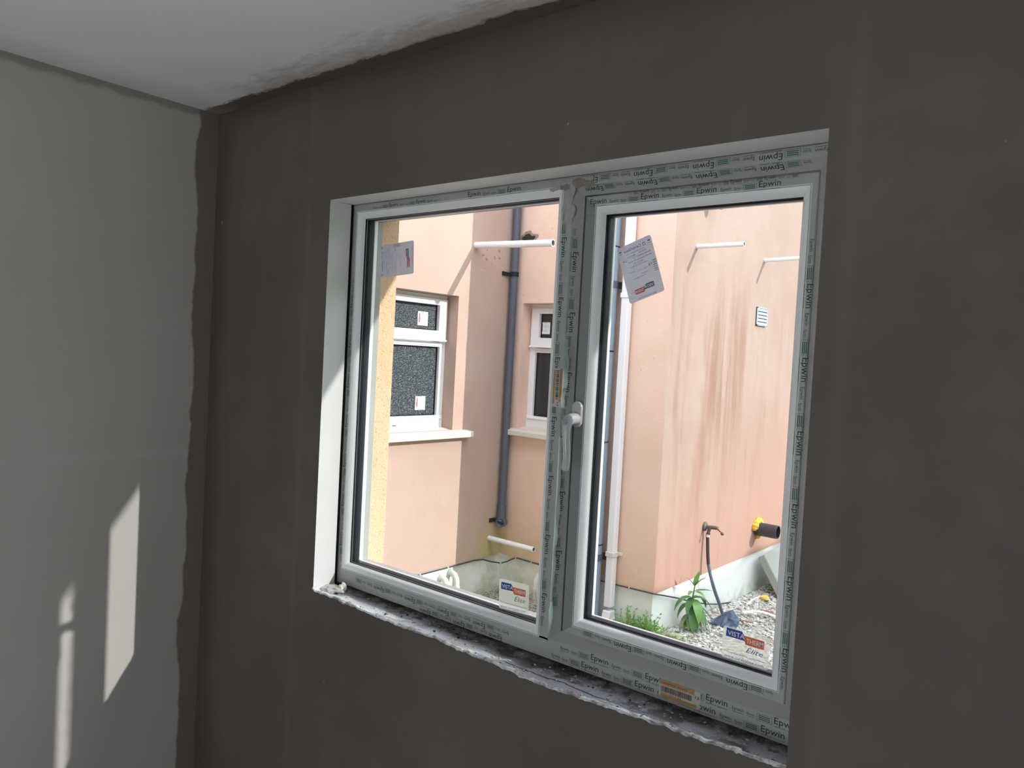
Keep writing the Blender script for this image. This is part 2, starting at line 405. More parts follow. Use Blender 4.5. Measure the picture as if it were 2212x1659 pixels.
class MB:
    """collects geometry in world space; build() links it as one mesh object"""
    def __init__(s):
        s.v, s.f, s.mi, s.mats = [], [], [], []
    def slot(s, m):
        m = M[m] if isinstance(m, str) else m
        if m not in s.mats:
            s.mats.append(m)
        return s.mats.index(m)
    def face(s, pts, m):
        b = len(s.v)
        s.v += [tuple(p) for p in pts]
        s.f.append(tuple(range(b, b + len(pts))))
        s.mi.append(s.slot(m))
    def mesh(s, verts, faces, m):
        b = len(s.v); k = s.slot(m)
        s.v += [tuple(p) for p in verts]
        for fc in faces:
            s.f.append(tuple(b + i for i in fc)); s.mi.append(k)
    def box(s, a, b, m):
        x0, y0, z0 = a; x1, y1, z1 = b
        v = [(x0, y0, z0), (x1, y0, z0), (x1, y1, z0), (x0, y1, z0), (x0, y0, z1), (x1, y0, z1), (x1, y1, z1), (x0, y1, z1)]
        s.mesh(v, [(0, 3, 2, 1), (4, 5, 6, 7), (0, 1, 5, 4), (1, 2, 6, 5), (2, 3, 7, 6), (3, 0, 4, 7)], m)
    def prism(s, prof, d0, d1, axis, m):
        """closed profile (list of 2D) extruded along axis; 2D = remaining axes in order"""
        def P(p, d):
            q = list(p); q.insert(axis, d); return tuple(q)
        n = len(prof)
        v = [P(p, d0) for p in prof] + [P(p, d1) for p in prof]
        f = [(i, (i + 1) % n, n + (i + 1) % n, n + i) for i in range(n)]
        f += [tuple(range(n - 1, -1, -1)), tuple(range(n, 2 * n))]
        s.mesh(v, f, m)
    def sweep(s, pts, rad, m, seg=12, cap=True, ell=None, hollow=None, bore='bore'):
        pts = [Vector(p) for p in pts]
        n = len(pts)
        if not isinstance(rad, (list, tuple)):
            rad = [rad] * n
        t0 = (pts[1] - pts[0]).normalized()
        ref = Vector((0, 0, 1)) if abs(t0.z) < 0.9 else Vector((0, 1, 0))
        side = t0.cross(ref).normalized()
        rings = []
        for i in range(n):
            if i == 0: tg = pts[1] - pts[0]
            elif i == n - 1: tg = pts[-1] - pts[-2]
            else: tg = pts[i + 1] - pts[i - 1]
            tg.normalize()
            side = (side - tg * side.dot(tg)).normalized()
            upv = tg.cross(side)
            e = ell if ell else 1.0
            rings.append([pts[i] + side * (rad[i] * math.cos(a)) + upv * (rad[i] * e * math.sin(a)) for a in [2 * math.pi * k / seg for k in range(seg)]])
        v = [p for r in rings for p in r]
        f = []
        for i in range(n - 1):
            for k in range(seg):
                k2 = (k + 1) % seg
                f.append((i * seg + k, i * seg + k2, (i + 1) * seg + k2, (i + 1) * seg + k))
        if cap:
            f.append(tuple(range(seg - 1, -1, -1)))
        if hollow is None:
            if cap:
                f.append(tuple(range((n - 1) * seg, n * seg)))
            s.mesh(v, f, m)
        else:
            s.mesh(v, f, m)
            tg = (pts[-1] - pts[-2]).normalized()
            outer = rings[-1]
            inner = [pts[-1] + (p - pts[-1]) * hollow for p in outer]
            deep = [p - tg * 0.03 for p in inner]
            vv = outer + inner + deep
            ff = [(k, (k + 1) % seg, seg + (k + 1) % seg, seg + k) for k in range(seg)]
            s.mesh(vv, ff, m)
            vv = inner + deep
            ff = [(k, (k + 1) % seg, seg + (k + 1) % seg, seg + k) for k in range(seg)] + [tuple(range(seg, 2 * seg))]
            s.mesh(vv, ff, bore)
    def blob(s, c, r, m, sub=2, jit=0.25, seed=0, sq=(1, 1, 1)):
        bm = bmesh.new()
        bmesh.ops.create_icosphere(bm, subdivisions=sub, radius=1.0)
        vs_ = []
        for v in bm.verts:
            k = 1 + jit * noise.noise(v.co * 1.7 + Vector((seed * 3.1, seed * 1.7, seed)))* 1.6
            vs_.append((c[0] + v.co.x * r * k * sq[0], c[1] + v.co.y * r * k * sq[1], c[2] + v.co.z * r * k * sq[2]))
        s.mesh(vs_, [tuple(v.index for v in f.verts) for f in bm.faces], m)
        bm.free()
    def build(s, name, parent=None, smooth=False, bevel=0.0, loc=None):
        me = bpy.data.meshes.new(name)
        org = Vector(parent.matrix_world.translation) if parent is not None else Vector((0, 0, 0))
        if parent is not None:
            org = Vector((0, 0, 0)); q = parent
            while q is not None:
                org += Vector(q.location); q = q.parent
        off = org
        if loc is not None:
            off = Vector(loc)
        me.from_pydata([(a - off.x, b - off.y, c - off.z) for a, b, c in s.v], [], s.f)
        for m in s.mats:
            me.materials.append(m)
        me.polygons.foreach_set('material_index', s.mi)
        bm = bmesh.new(); bm.from_mesh(me)
        bmesh.ops.remove_doubles(bm, verts=bm.verts, dist=1e-6)
        bmesh.ops.recalc_face_normals(bm, faces=bm.faces)
        bm.to_mesh(me); bm.free()
        if smooth:
            me.polygons.foreach_set('use_smooth', [True] * len(me.polygons))
            try: me.set_sharp_from_angle(angle=math.radians(38))
            except Exception: pass
        me.update()
        o = bpy.data.objects.new(name, me)
        COL.objects.link(o)
        if parent is not None:
            o.parent = parent
        if loc is not None:
            o.location = Vector(loc) - org
        if bevel:
            b = o.modifiers.new('bevel', 'BEVEL'); b.width = bevel; b.segments = 2; b.limit_method = 'ANGLE'; b.angle_limit = math.radians(40)
        return o

# ---- lettering: glyph meshes made once from the built-in font, then placed flat on surfaces
_tc = {}
def glyphs(s, shear=0.0, bold=0.0):
    key = (s, shear, bold)
    if key in _tc: return _tc[key]
    cu = bpy.data.curves.new('t', 'FONT')
    cu.body = s; cu.shear = shear; cu.offset = bold; cu.resolution_u = 2; cu.fill_mode = 'FRONT'
    ob = bpy.data.objects.new('t', cu); COL.objects.link(ob)
    dg = bpy.context.evaluated_depsgraph_get()
    me = bpy.data.meshes.new_from_object(ob.evaluated_get(dg))
    vs_ = [(v.co.x, v.co.y) for v in me.vertices]
    fs = [tuple(p.vertices) for p in me.polygons]
    bpy.data.objects.remove(ob); bpy.data.curves.remove(cu); bpy.data.meshes.remove(me)
    x0 = min(v[0] for v in vs_); x1 = max(v[0] for v in vs_)
    _tc[key] = ([((a - x0), b) for a, b in vs_], fs, x1 - x0)
    return _tc[key]
CAP = 0.69
def text(mb, s, o, u, v, width=None, cap=None, m='ink', shear=0.0, bold=0.0):
    """o: baseline start; u, v unit vectors; width in metres and/or cap height in metres"""
    vs_, fs, w = glyphs(s, shear, bold)
    ky = (cap / CAP) if cap else (width / w)
    kx = (width / w) if width else ky
    o, u, v = Vector(o), Vector(u), Vector(v)
    mb.mesh([o + u * (a * kx) + v * (b * ky) for a, b in vs_], fs, m)
def rect(mb, o, u, v, a0, b0, a1, b1, m):
    o, u, v = Vector(o), Vector(u), Vector(v)
    mb.face([o + u * a0 + v * b0, o + u * a1 + v * b0, o + u * a1 + v * b1, o + u * a0 + v * b1], m)
def frame_rect(mb, o, u, v, a0, b0, a1, b1, w, m):
    rect(mb, o, u, v, a0, b0, a1, b0 + w, m); rect(mb, o, u, v, a0, b1 - w, a1, b1, m)
    rect(mb, o, u, v, a0, b0, a0 + w, b1, m); rect(mb, o, u, v, a1 - w, b0, a1, b1, m)
def print_row(mb, o, u, v, L, phase=0.0, scale=1.0, shear=0.0):
    """repeating film print: large word, middle word, small word, boxed lines; period .131 m"""
    P = 0.131 * scale
    k = scale
    a = -phase * P
    o, u, v = Vector(o), Vector(u), Vector(v)
    while a < L:
        def ok(s0, s1): return s0 >= 0.0 and s1 <= L
        if ok(a, a + 0.044 * k):
            text(mb, 'Epwin', o + u * a + v * 0.0035 * k, u, v, 0.043 * k, 0.0118 * k, 'ink', shear, 0.004)
            text(mb, 'window systems', o + u * a - v * 0.0025 * k, u, v, 0.043 * k, 0.0030 * k, 'ink', shear)
        b = a + 0.052 * k
        if ok(b, b + 0.022 * k):
            text(mb, 'Epwin', o + u * b + v * 0.0035 * k, u, v, 0.022 * k, 0.0065 * k, 'ink', shear)
            rect(mb, o, u, v, b, 0.0, b + 0.022 * k, 0.0007 * k, 'ink')
        b = a + 0.081 * k
        if ok(b, b + 0.014 * k):
            text(mb, 'Epwin', o + u * b + v * 0.0035 * k, u, v, 0.014 * k, 0.0042 * k, 'ink', shear)
            rect(mb, o, u, v, b, 0.001 * k, b + 0.014 * k, 0.0016 * k, 'ink')
        b = a + 0.099 * k
        if ok(b, b + 0.028 * k):
            frame_rect(mb, o, u, v, b, -0.001 * k, b + 0.028 * k, 0.0118 * k, 0.0006 * k, 'ink_green')
            for q in (0.0015, 0.0047, 0.0079):
                rect(mb, o, u, v, b + 0.0035 * k, q * k, b + 0.0245 * k, (q + 0.0017) * k, 'ink_green')
        a += P

# ------------------------------------------------------------------ the room
def ragged(xs, zs, x):
    for i in range(len(xs) - 1):
        if xs[i] <= x <= xs[i + 1]:
            k = (x - xs[i]) / (xs[i + 1] - xs[i])
            return zs[i] * (1 - k) + zs[i + 1] * k
    return zs[-1] if x > xs[-1] else zs[0]
EX = [0.593, 0.605, 0.662, 0.712, 0.834, 0.939, 1.052, 1.157, 1.241, 1.307, 1.371, 1.453, 1.531, 1.633, 1.728, 1.814, 1.893]
EZ = [-0.660, -0.668, -0.665, -0.667, -0.670, -0.672, -0.668, -0.672, -0.673, -0.675, -0.679, -0.675, -0.672, -0.667, -0.664, -0.661, -0.659]
NE = 160
edge_pts = []
for i in range(NE + 1):
    x = XL + (XR - XL) * i / NE
    j = (noise.noise(Vector((x * 38, 0, 3))) * 0.0042 + noise.noise(Vector((x * 110, 2, 0))) * 0.0022)
    edge_pts.append((x, ragged(EX, EZ, x) + j))

w = MB()
X0, X1, YBK = 0.0, 3.7, -3.6
# room face of the window wall with the opening
w.face([(X0, 0, ZF), (XL, 0, ZF), (XL, 0, ZC), (X0, 0, ZC)], 'skim')
w.face([(XR, 0, ZF), (X1, 0, ZF), (X1, 0, ZC), (XR, 0, ZC)], 'skim')
w.face([(XL, 0, ZT), (XR, 0, ZT), (XR, 0, ZC), (XL, 0, ZC)], 'skim')
for i in range(NE):
    (xa_, za_), (xb_, zb_) = edge_pts[i], edge_pts[i + 1]
    w.face([(xa_, 0, ZF), (xb_, 0, ZF), (xb_, 0, zb_), (xa_, 0, za_)], 'skim')
# plaster reveals stop just short of the frame, leaving a dark gap
YR, YF = 0.071, 0.165
w.face([(XL, 0, -0.70), (XL, YR, -0.70), (XL, YR, ZT), (XL, 0, ZT)], 'reveal')
w.face([(XL, YR, -0.70), (XL - .012, YR, -0.70), (XL - .012, YR, ZT), (XL, YR, ZT)], 'reveal')
w.face([(XR, 0, -0.70), (XR, YF, -0.70), (XR, YF, ZT), (XR, 0, ZT)], 'reveal')
w.face([(XL, 0, ZT), (XR, 0, ZT), (XR, 0.080, ZT + .001), (XL, 0.080, ZT + .001)], 'reveal')
w.face([(XL - .012, YR, -0.70), (XL - .012, YF, -0.70), (XL - .012, YF, ZT + .012), (XL - .012, YR, ZT + .012)], 'dark_gap')
w.face([(XL - .012, 0.08, ZT + .012), (XR, 0.08, ZT + .012), (XR, YF, ZT + .012), (XL - .012, YF, ZT + .012)], 'dark_gap')
w.face([(XL - .012, 0.08, ZT), (XR, 0.08, ZT), (XR, 0.08, ZT + .012), (XL - .012, 0.08, ZT + .012)], 'dark_gap')
# outer reveals and outer face
w.face([(XL, YF, -0.80), (XL, YO, -0.80), (XL, YO, ZT), (XL, YF, ZT)], 'ochre')
w.face([(XR, YF, -0.80), (XR, YO, -0.80), (XR, YO, ZT), (XR, YF, ZT)], 'ochre')
w.face([(XL, YF, ZT), (XR, YF, ZT), (XR, YO, ZT), (XL, YO, ZT)], 'ochre')
w.face([(XL - .012, YF, -0.8), (XL, YF, -0.8), (XL, YF, ZT), (XL - .012, YF, ZT)], 'ochre')
w.face([(XL, YF, ZT), (XR, YF, ZT), (XR, YF, ZT + .012), (XL, YF, ZT + .012)], 'ochre')
w.face([(XL, YF, -0.8), (XR, YF, -0.8), (XR, YF, -0.70), (XL, YF, -0.70)], 'ochre')
w.face([(XL, 0, -0.70), (XR, 0, -0.70), (XR, YF, -0.70), (XL, YF, -0.70)], 'dark_gap')
zb2 = -1.9
for (a, b, c_, d_) in ((XA - 0.1, XL, zb2, 0.9), (XR, X1 + 0.3, zb2, 0.9)):
    w.face([(a, YO, c_), (b, YO, c_), (b, YO, d_), (a, YO, d_)], 'pale_bounce_render')
w.face([(XL, YO, ZT), (XR, YO, ZT), (XR, YO, 0.9), (XL, YO, 0.9)], 'pale_bounce_render')
w.face([(XL, YO, zb2), (XR, YO, zb2), (XR, YO, -0.8), (XL, YO, -0.8)], 'pale_bounce_render')
w.face([(XL, YF, -0.8), (XR, YF, -0.8), (XR, YO, -0.8), (XL, YO, -0.8)], 'ochre')
o = w.build('wall_front'); tag(o, 'dark brown freshly skimmed plaster wall around the window', 'wall', kind='structure')

w = MB(); w.box((-0.25, YBK - 0.25, ZF - 0.05), (X0, YO, ZC + 0.2), 'left')
tag(w.build('wall_left'), 'grey drying plaster side wall with a patch of sunlight', 'wall', kind='structure')
w = MB(); w.box((X1, YBK - 0.25, ZF - 0.05), (X1 + 0.25, 0.0, ZC + 0.2), 'skim')
tag(w.build('wall_right'), 'plastered wall on the side away from the sun patch', 'wall', kind='structure')
# back wall with a wide unseen patio opening added to let daylight in
w = MB()
PX0, PX1, PZ = 0.6, 3.1, 0.22
w.box((X0, YBK - 0.25, ZF), (PX0, YBK, ZC), 'left'); w.box((PX1, YBK - 0.25, ZF), (X1, YBK, ZC), 'left')
w.box((PX0, YBK - 0.25, PZ), (PX1, YBK, ZC), 'left')
tag(w.build('wall_back'), 'plastered wall with an unseen patio doorway added for daylight, facing the window wall', 'wall', kind='structure')
w = MB(); w.box((0.0, YBK - 2.1, PZ + 0.12), (X1, YBK - 0.25, PZ + 0.2), 'soffit')  # added out of view to block sky but keep the patio bounce
tag(w.build('added_canopy'), 'unseen flat white canopy added over the patio doorway to cut sky light', 'canopy', kind='structure')
w = MB(); w.box((X0, YBK, ZF - 0.1), (X1, 0, ZF), 'screed')
tag(w.build('floor'), 'bare grey floor screed', 'floor', kind='structure')
w = MB(); w.box((X0, YBK - 0.25, ZC), (X1, 0.0, ZC + 0.12), 'ceil')
tag(w.build('ceiling'), 'white ceiling with dark plaster lapped over its edge', 'ceiling', kind='structure')
# eaves over the window, above what the room can see; they shade the top of the opening
w = MB()
w.box((-0.28, YO, 0.812), (5.2, 0.650, 0.83), 'soffit'); w.box((-0.28, 0.632, 0.812), (5.2, 0.65, 0.97), 'soffit')
w.face([(-0.28, 0.64, 0.96), (5.2, 0.64, 0.96), (5.2, -4.2, 2.2), (-0.28, -4.2, 2.2)], 'slab')
tag(w.build('roof_eaves'), 'white soffit and fascia above the window outside', 'eaves', kind='structure')

# sill bed: rough strip between the frame and the room edge of the wall
w = MB()
NX, NY = 200, 18
def sill_z(x, y):
    base = ragged(EX, EZ, min(max(x, XL), XR))
    k = min(1, max(0, y / 0.03))
    h = base * (1 - k) + (-0.674) * k
    h += noise.noise(Vector((x * 22, y * 26, 1.5))) * 0.0030 + noise.noise(Vector((x * 75, y * 90, 7))) * 0.0018
    return h + 0.0015
gr = []
for i in range(NX + 1):
    x = XL + (XR - XL) * i / NX
    y0 = -0.003 + noise.noise(Vector((x * 30, 9, 0))) * 0.004
    gr.append([(x, y0 + (0.165 - y0) * (j / NY), sill_z(x, y0 + (0.165 - y0) * (j / NY))) for j in range(NY + 1)])
vv = [p for row in gr for p in row]
ff = [(i * (NY + 1) + j, (i + 1) * (NY + 1) + j, (i + 1) * (NY + 1) + j + 1, i * (NY + 1) + j + 1) for i in range(NX) for j in range(NY)]
w.mesh(vv, ff, 'sill_bed')
sill = w.build('trim_1', smooth=True); tag(sill, 'rough unfinished sill bed below the window frame, stained and paint-flecked', 'sill', kind='structure')
# chipped pale lip along the room edge of the sill
w = MB()
vv, ff = [], []
N2 = 260
for i in range(N2 + 1):
    x = XL + (XR - XL) * i / N2
    z = ragged(EX, EZ, x) + noise.noise(Vector((x * 38, 0, 3))) * 0.0042 + noise.noise(Vector((x * 110, 2, 0))) * 0.0022
    n1 = noise.noise(Vector((x * 60, 4, 4))); n2 = noise.noise(Vector((x * 21, 8, 1)))
    wd = 0.005 + 0.004 * n2 + 0.003 * n1
    dz = 0.0012 + 0.0045 * abs(n1) * (1.0 if n2 > -.1 else .3)
    vv += [(x, -0.0022 - 0.0012 * n1, z - dz), (x, -0.0035 - 0.002 * n2, z - 0.001), (x, -0.001, z + 0.0028 + 0.0015 * n1), (x, max(0.003, wd), z + 0.0030), (x, max(0.004, wd) + 0.002, z - 0.004)]
for i in range(N2):
    for j in range(4):
        ff.append((i * 5 + j, (i + 1) * 5 + j, (i + 1) * 5 + j + 1, i * 5 + j + 1))
w.mesh(vv, ff, 'plaster_lip')
w.build('plaster_lip', sill, smooth=True)

# ------------------------------------------------------------------ window_1
win = empty('window_1', (1.24, 0.125, -0.66)); tag(win, 'two-light white plastic window with printed protective film, looking onto a courtyard', 'window', kind='structure')
OX0, OX1, OZ0, OZ1 = 0.586, 1.8925, -0.661, 0.3965      # outer edge of frame
FX0, FX1, FZ0, FZ1 = 0.606, 1.867, -0.617, 0.3745       # inner edge of its flat face
def ring(loops, names, parent, mats, smooth=True):
    """loops: list of ((x0,x1,z0,z1), y); makes four mitred members bottom/right/top/left"""
    def corners(r, y):
        x0, x1, z0, z1 = r
        return [(x0, y, z0), (x1, y, z0), (x1, y, z1), (x0, y, z1)]
    cs = [corners(r, y) for r, y in loops]
    obs = []
    for k in range(4):
        mb = MB(); k2 = (k + 1) % 4
        n = len(cs)
        vv = [c[k] for c in cs] + [c[k2] for c in cs]
        for i in range(n - 1):
            mb.mesh([vv[i], vv[n + i], vv[n + i + 1], vv[i + 1]], [(0, 1, 2, 3)], mats[k] if isinstance(mats, (list, tuple)) else mats)
        obs.append(mb.build(names[k], parent, smooth=smooth))
    return obs
def ins(r, d): return (r[0] + d, r[1] - d, r[2] + d, r[3] - d)
OUT = (OX0, OX1, OZ0, OZ1); FI = (FX0, FX1, FZ0, FZ1)
fr = ring([(OUT, .165), (OUT, .085), (FI, .085), (ins(FI, .018), .105), (ins(FI, .0140), .1065), (ins(FI, .0140), .165), (OUT, .165)],
     ['frame_bottom', 'frame_jamb', 'frame_head', 'frame_jamb'], win, 'pvc_film', smooth=False)
mb = MB()
mb.prism([(1.292, .165), (1.292, .100), (1.303, .085), (1.331, .085), (1.350, .105), (1.350, .165)], FZ0 - 0.004, FZ1 + 0.0, 2, 'pvc_film')
# prism axis 2 keeps (x, y) profile
mul = mb.build('mullion', win)
# fixed light on the left
FL = (FX0, 1.303, FZ0, FZ1)
def ringmesh(mb, loops, m):
    def corners(r, y):
        x0, x1, z0, z1 = r
        return [(x0, y, z0), (x1, y, z0), (x1, y, z1), (x0, y, z1)]
    cs = [corners(r, y) for r, y in loops]
    for i in range(len(cs) - 1):
        for k in range(4):
            k2 = (k + 1) % 4
            mb.face([cs[i][k], cs[i][k2], cs[i + 1][k2], cs[i + 1][k]], m)
def glazing(R, y0, parent, bead_names, tagname, tk):
    """rounded bead, gasket, double pane, dark spacer; R is the bead's outer rectangle, y0 the face it sits on"""
    ln = MB(); ringmesh(ln, [(ins(R, -.0034), y0 - .0003), (ins(R, -.0026), y0 - .0009), (ins(R, -.0018), y0 - .0003)], 'pvc'); ln.build('sash_line' if tagname == 'sash' else 'frame_line', parent)
    b = ring([(R, y0 + .004), (R, y0 - .0006), (ins(R, .004), y0 + .0002), (ins(R, .008), y0 + .002), (ins(R, .0115), y0 + .0052), (ins(R, .0140), y0 + .0088), (ins(R, .0148), y0 + .0125), (ins(R, .0152), y0 + .0130), (ins(R, .0160), y0 + .0134), (ins(R, .0162), y0 + .0142)], bead_names, parent, 'pvc')
    g = MB()
    for a_, b_ in (((ins(R, .0150), y0 + .0195), (ins(R, .0188), y0 + .0225)), ((ins(R, .0188), y0 + .0225), (ins(R, .0180), y0 + .0265))):
        pass
    ringmesh(g, [(ins(R, .0150), y0 + .0142), (ins(R, .0166), y0 + .0142), (ins(R, .0172), y0 + .0200), (ins(R, .0188), y0 + .0215), (ins(R, .0190), y0 + .0262)], 'gasket')
    g.build('gasket', parent)
    s_ = MB()
    ringmesh(s_, [(ins(R, .0160), y0 + .0290), (ins(R, .0176), y0 + .0290), (ins(R, .0176), y0 + .0250 + tk), (ins(R, .0160), y0 + .0250 + tk)], 'spacer')
    s_.build('glazing_spacer', parent)
    p = MB(); r = ins(R, .0168)
    p.box((r[0], y0 + .0265, r[2]), (r[1], y0 + .0265 + tk, r[3]), 'glass')
    p.build('glass_pane', parent)
    q = MB()
    ringmesh(q, [(ins(R, .0), y0 + .030 + tk), (ins(R, .0170), y0 + .0275 + tk), (ins(R, .0183), y0 + .0295 + tk), (ins(R, .0140), y0 + .042 + tk), (ins(R, -0.002), y0 + .048 + tk)], 'pvc_out')
    q.build('outer_lip', parent)
BN = ['glazing_bead'] * 4
glazing(FL, .085, win, BN, 'fixed', .019)
# opening light on the right, set back behind the frame
sash = empty('sash', (0.36, 0.0, 0.045)); sash.parent = win
SO = (1.353, 1.8475, -0.602, 0.3545)
SI = (1.3825, 1.833, -0.579, 0.331)
ring([(SO, .165), (SO, .107), (ins(SO, .002), .105), (SI, .105)], ['sash_bottom_rail', 'sash_stile', 'sash_top_rail', 'sash_stile'], sash, ['pvc_film', 'pvc_film', 'pvc_film', 'pvc_bare'], smooth=False)
glazing(SI, .105, sash, BN, 'sash', .018)

# handle on the closing stile
hd = empty('handle', (0.122, -0.02, 0.54)); hd.parent = win
def stadium(cx, cz, hw, hh, y, n=8):
    pts = []
    for k in range(n + 1):
        a = math.pi * k / n
        pts.append((cx + hw * math.cos(a), y, cz + hh - hw + hw * math.sin(a)))
    for k in range(n + 1):
        a = math.pi + math.pi * k / n
        pts.append((cx + hw * math.cos(a), y, cz - hh + hw + hw * math.sin(a)))
    return pts
mb = MB()
lv = [stadium(1.3655, -0.1175, .0125, .0285, .105), stadium(1.3655, -0.1175, .0125, .0285, .0965), stadium(1.3655, -0.1175, .0115, .0275, .0950)]
n = len(lv[0])
for a_, b_ in ((0, 1), (1, 2)):
    for k in range(n):
        mb.face([lv[a_][k], lv[a_][(k + 1) % n], lv[b_][(k + 1) % n], lv[b_][k]], 'handle')
mb.face(lv[2], 'handle')
mb.build('base_plate', hd, smooth=True)
mb = MB()
mb.sweep([(1.3655, .096, -.1265), (1.3655, .088, -.1265), (1.3657, .076, -.127), (1.366, .067, -.1295), (1.3668, .061, -.135), (1.3675, .0585, -.145), (1.3685, .0575, -.160), (1.3695, .059, -.178), (1.3705, .0605, -.195), (1.3715, .0600, -.212), (1.372, .0575, -.226), (1.372, .0560, -.234), (1.372, .0555, -.2365)],
         [.0125, .0125, .0124, .0122, .0115, .0098, .0085, .0082, .0082, .0083, .0085, .0080, .0050], 'handle', seg=16)
mb.build('lever', hd, smooth=True)
mb = MB(); mb.sweep([(1.3668, .0640, -.1310), (1.3672, .0500, -.1330), (1.3672, .0485, -.1332)], [.0075, .0070, .0058], 'button', seg=14)
mb.build('lock_button', hd, smooth=True)

# protective-film print
UX, DX, UZ, DZ = (1, 0, 0), (-1, 0, 0), (0, 0, 1), (0, 0, -1)
E_ = 0.0004
def print_part(name, rows, parent):
    mb = MB()
    for r in rows: print_row(mb, *r[:4], **(r[4] if len(r) > 4 else {}))
    return mb.build(name, parent)
bv = Vector((0, -.707, .707))
# head: face row (upside down), bevel row (upside down) over the opening light, upright row over the fixed light
hb = Vector((0, .7433, -.669))       # down the head bevel
print_part('film_print', [((1.885, .085 - E_, .392), DX, DZ, .56, dict(phase=.25)),
    ((1.845, .0875 - .0004, .3722 - .0004), DX, hb, .49, dict(phase=.55, scale=.98)),
    ((1.02, .085 - E_, .3775), UX, UZ, .17, dict(phase=0, scale=.95)), ((.66, .085 - E_, .3775), UX, UZ, .26, dict(phase=.3, scale=.8))], win)
# bottom: right half upright rows on face and bevel, left half upside-down row
bb = Vector((0, .857, .514))
print_part('film_print', [((1.325, .085 - E_, -.6335), UX, UZ, .56, dict(phase=.08, scale=1.0)),
    ((1.318, .085 - E_, -.6555), UX, UZ, .57, dict(phase=.20, scale=1.0)),
    ((1.36, .0870, -.6160), UX, bb, .50, dict(phase=.82, scale=.98, shear=.25)),
    ((1.225, .085 - E_, -.632), DX, DZ, .60, dict(phase=.35, scale=.92)),
    ((1.205, .085 - E_, -.6475), DX, DZ, .30, dict(phase=.95, scale=.90))], win)
# mullion: face column and bevel column reading downwards
mb_ = Vector((.689, .725, 0))
print_part('film_print', [((1.3065, .085 - E_, .325), DZ, UX, .92, dict(phase=.55, scale=1.0)),
    ((1.3345, .0889 - .0004, .31), DZ, mb_, .90, dict(phase=.42, scale=1.0))], win)
# jambs
print_part('film_print', [((.6035, .085 - E_, -.60), UZ, DX, .80, dict(phase=.6, scale=.85)),
    ((1.8655, .0866 - .0004, .34), DZ, (.7, -.714, 0), .93, dict(phase=.7, scale=.95))], win)
# sash rails and right stile
print_part('film_print', [((1.365, .105 - E_, .3335), UX, UZ, .42, dict(phase=0, scale=.95)),
    ((1.46, .105 - E_, .3480), UX, UZ, .36, dict(phase=.6, scale=.5)),
    ((1.84, .105 - E_, -.5815), DX, DZ, .465, dict(phase=.5, scale=.95)),
    ((1.8355, .105 - E_, .285), DZ, UX, .87, dict(phase=.02, scale=1.0))], sash)
# plaster smears where the mullion meets the head
mb = MB()
for i in range(16):
    x = 1.27 + random.random() * .13; z = .372 + random.random() * .022
    mb.blob((x, .0846, z), .007 + random.random() * .009, 'smear_dark' if i % 3 == 0 else 'smear', 1, .35, i, (1.3, .10, .6))
for i in range(9):
    mb.blob((1.308 + random.random() * .03, .0846, .30 + random.random() * .07),   .005 + random.random() * .006, 'smear', 1, .35, i, (.8, .12, 1.4))
mb.build('plaster_smear', win, smooth=True)
# torn film hanging off the mullion
def film_strip(x, y, z0, z1, w0, seed, parent):
    mb = MB(); n = 26; vv = []
    for i in range(n + 1):
        k = i / n; z = z0 + (z1 - z0) * k
        q = noise.noise(Vector((seed, z * 17, 0)))
        ww = w0 * (0.5 + 0.5 * math.sin(math.pi * min(1, .12 + k))) * (1 + .5 * noise.noise(Vector((seed, z * 30, 3))))
        vv += [(x + .002 * q, y + .002 * q, z), (x + .45 * ww, y - .004 - .006 * abs(q), z), (x + ww, y - .003 + .010 * q, z + .004 * q)]
    ff = []
    for i in range(n):
        for j in range(2): ff.append((i * 3 + j, i * 3 + j + 1, (i + 1) * 3 + j + 1, (i + 1) * 3 + j))
    mb.mesh(vv, ff, 'torn_film'); return mb.build('torn_film', parent, smooth=True)
film_strip(1.333, .084, .045, -.105, .016, 1.0, win)
film_strip(1.333, .084, -.17, -.60, .012, 2.0, win)
# dirt line and fibre fringe below the frame
mb = MB()
for i in range(150):
    x = .62 + 1.26 * random.random(); y = .080 + .012 * random.random()
    z = -.668 + .005 * random.random(); a = random.uniform(-1, 1); l = .006 + .012 * random.random()
    mb.sweep([(x, y, z), (x + l * .5 * a, y - l * .4, z + .003 * random.random()), (x + l * a, y - l * .7, z - .002)], .0004, 'twig' if i % 2 else 'gasket', 3, cap=False)
tag(mb.build('fibre_fringe', sill), kind='stuff')

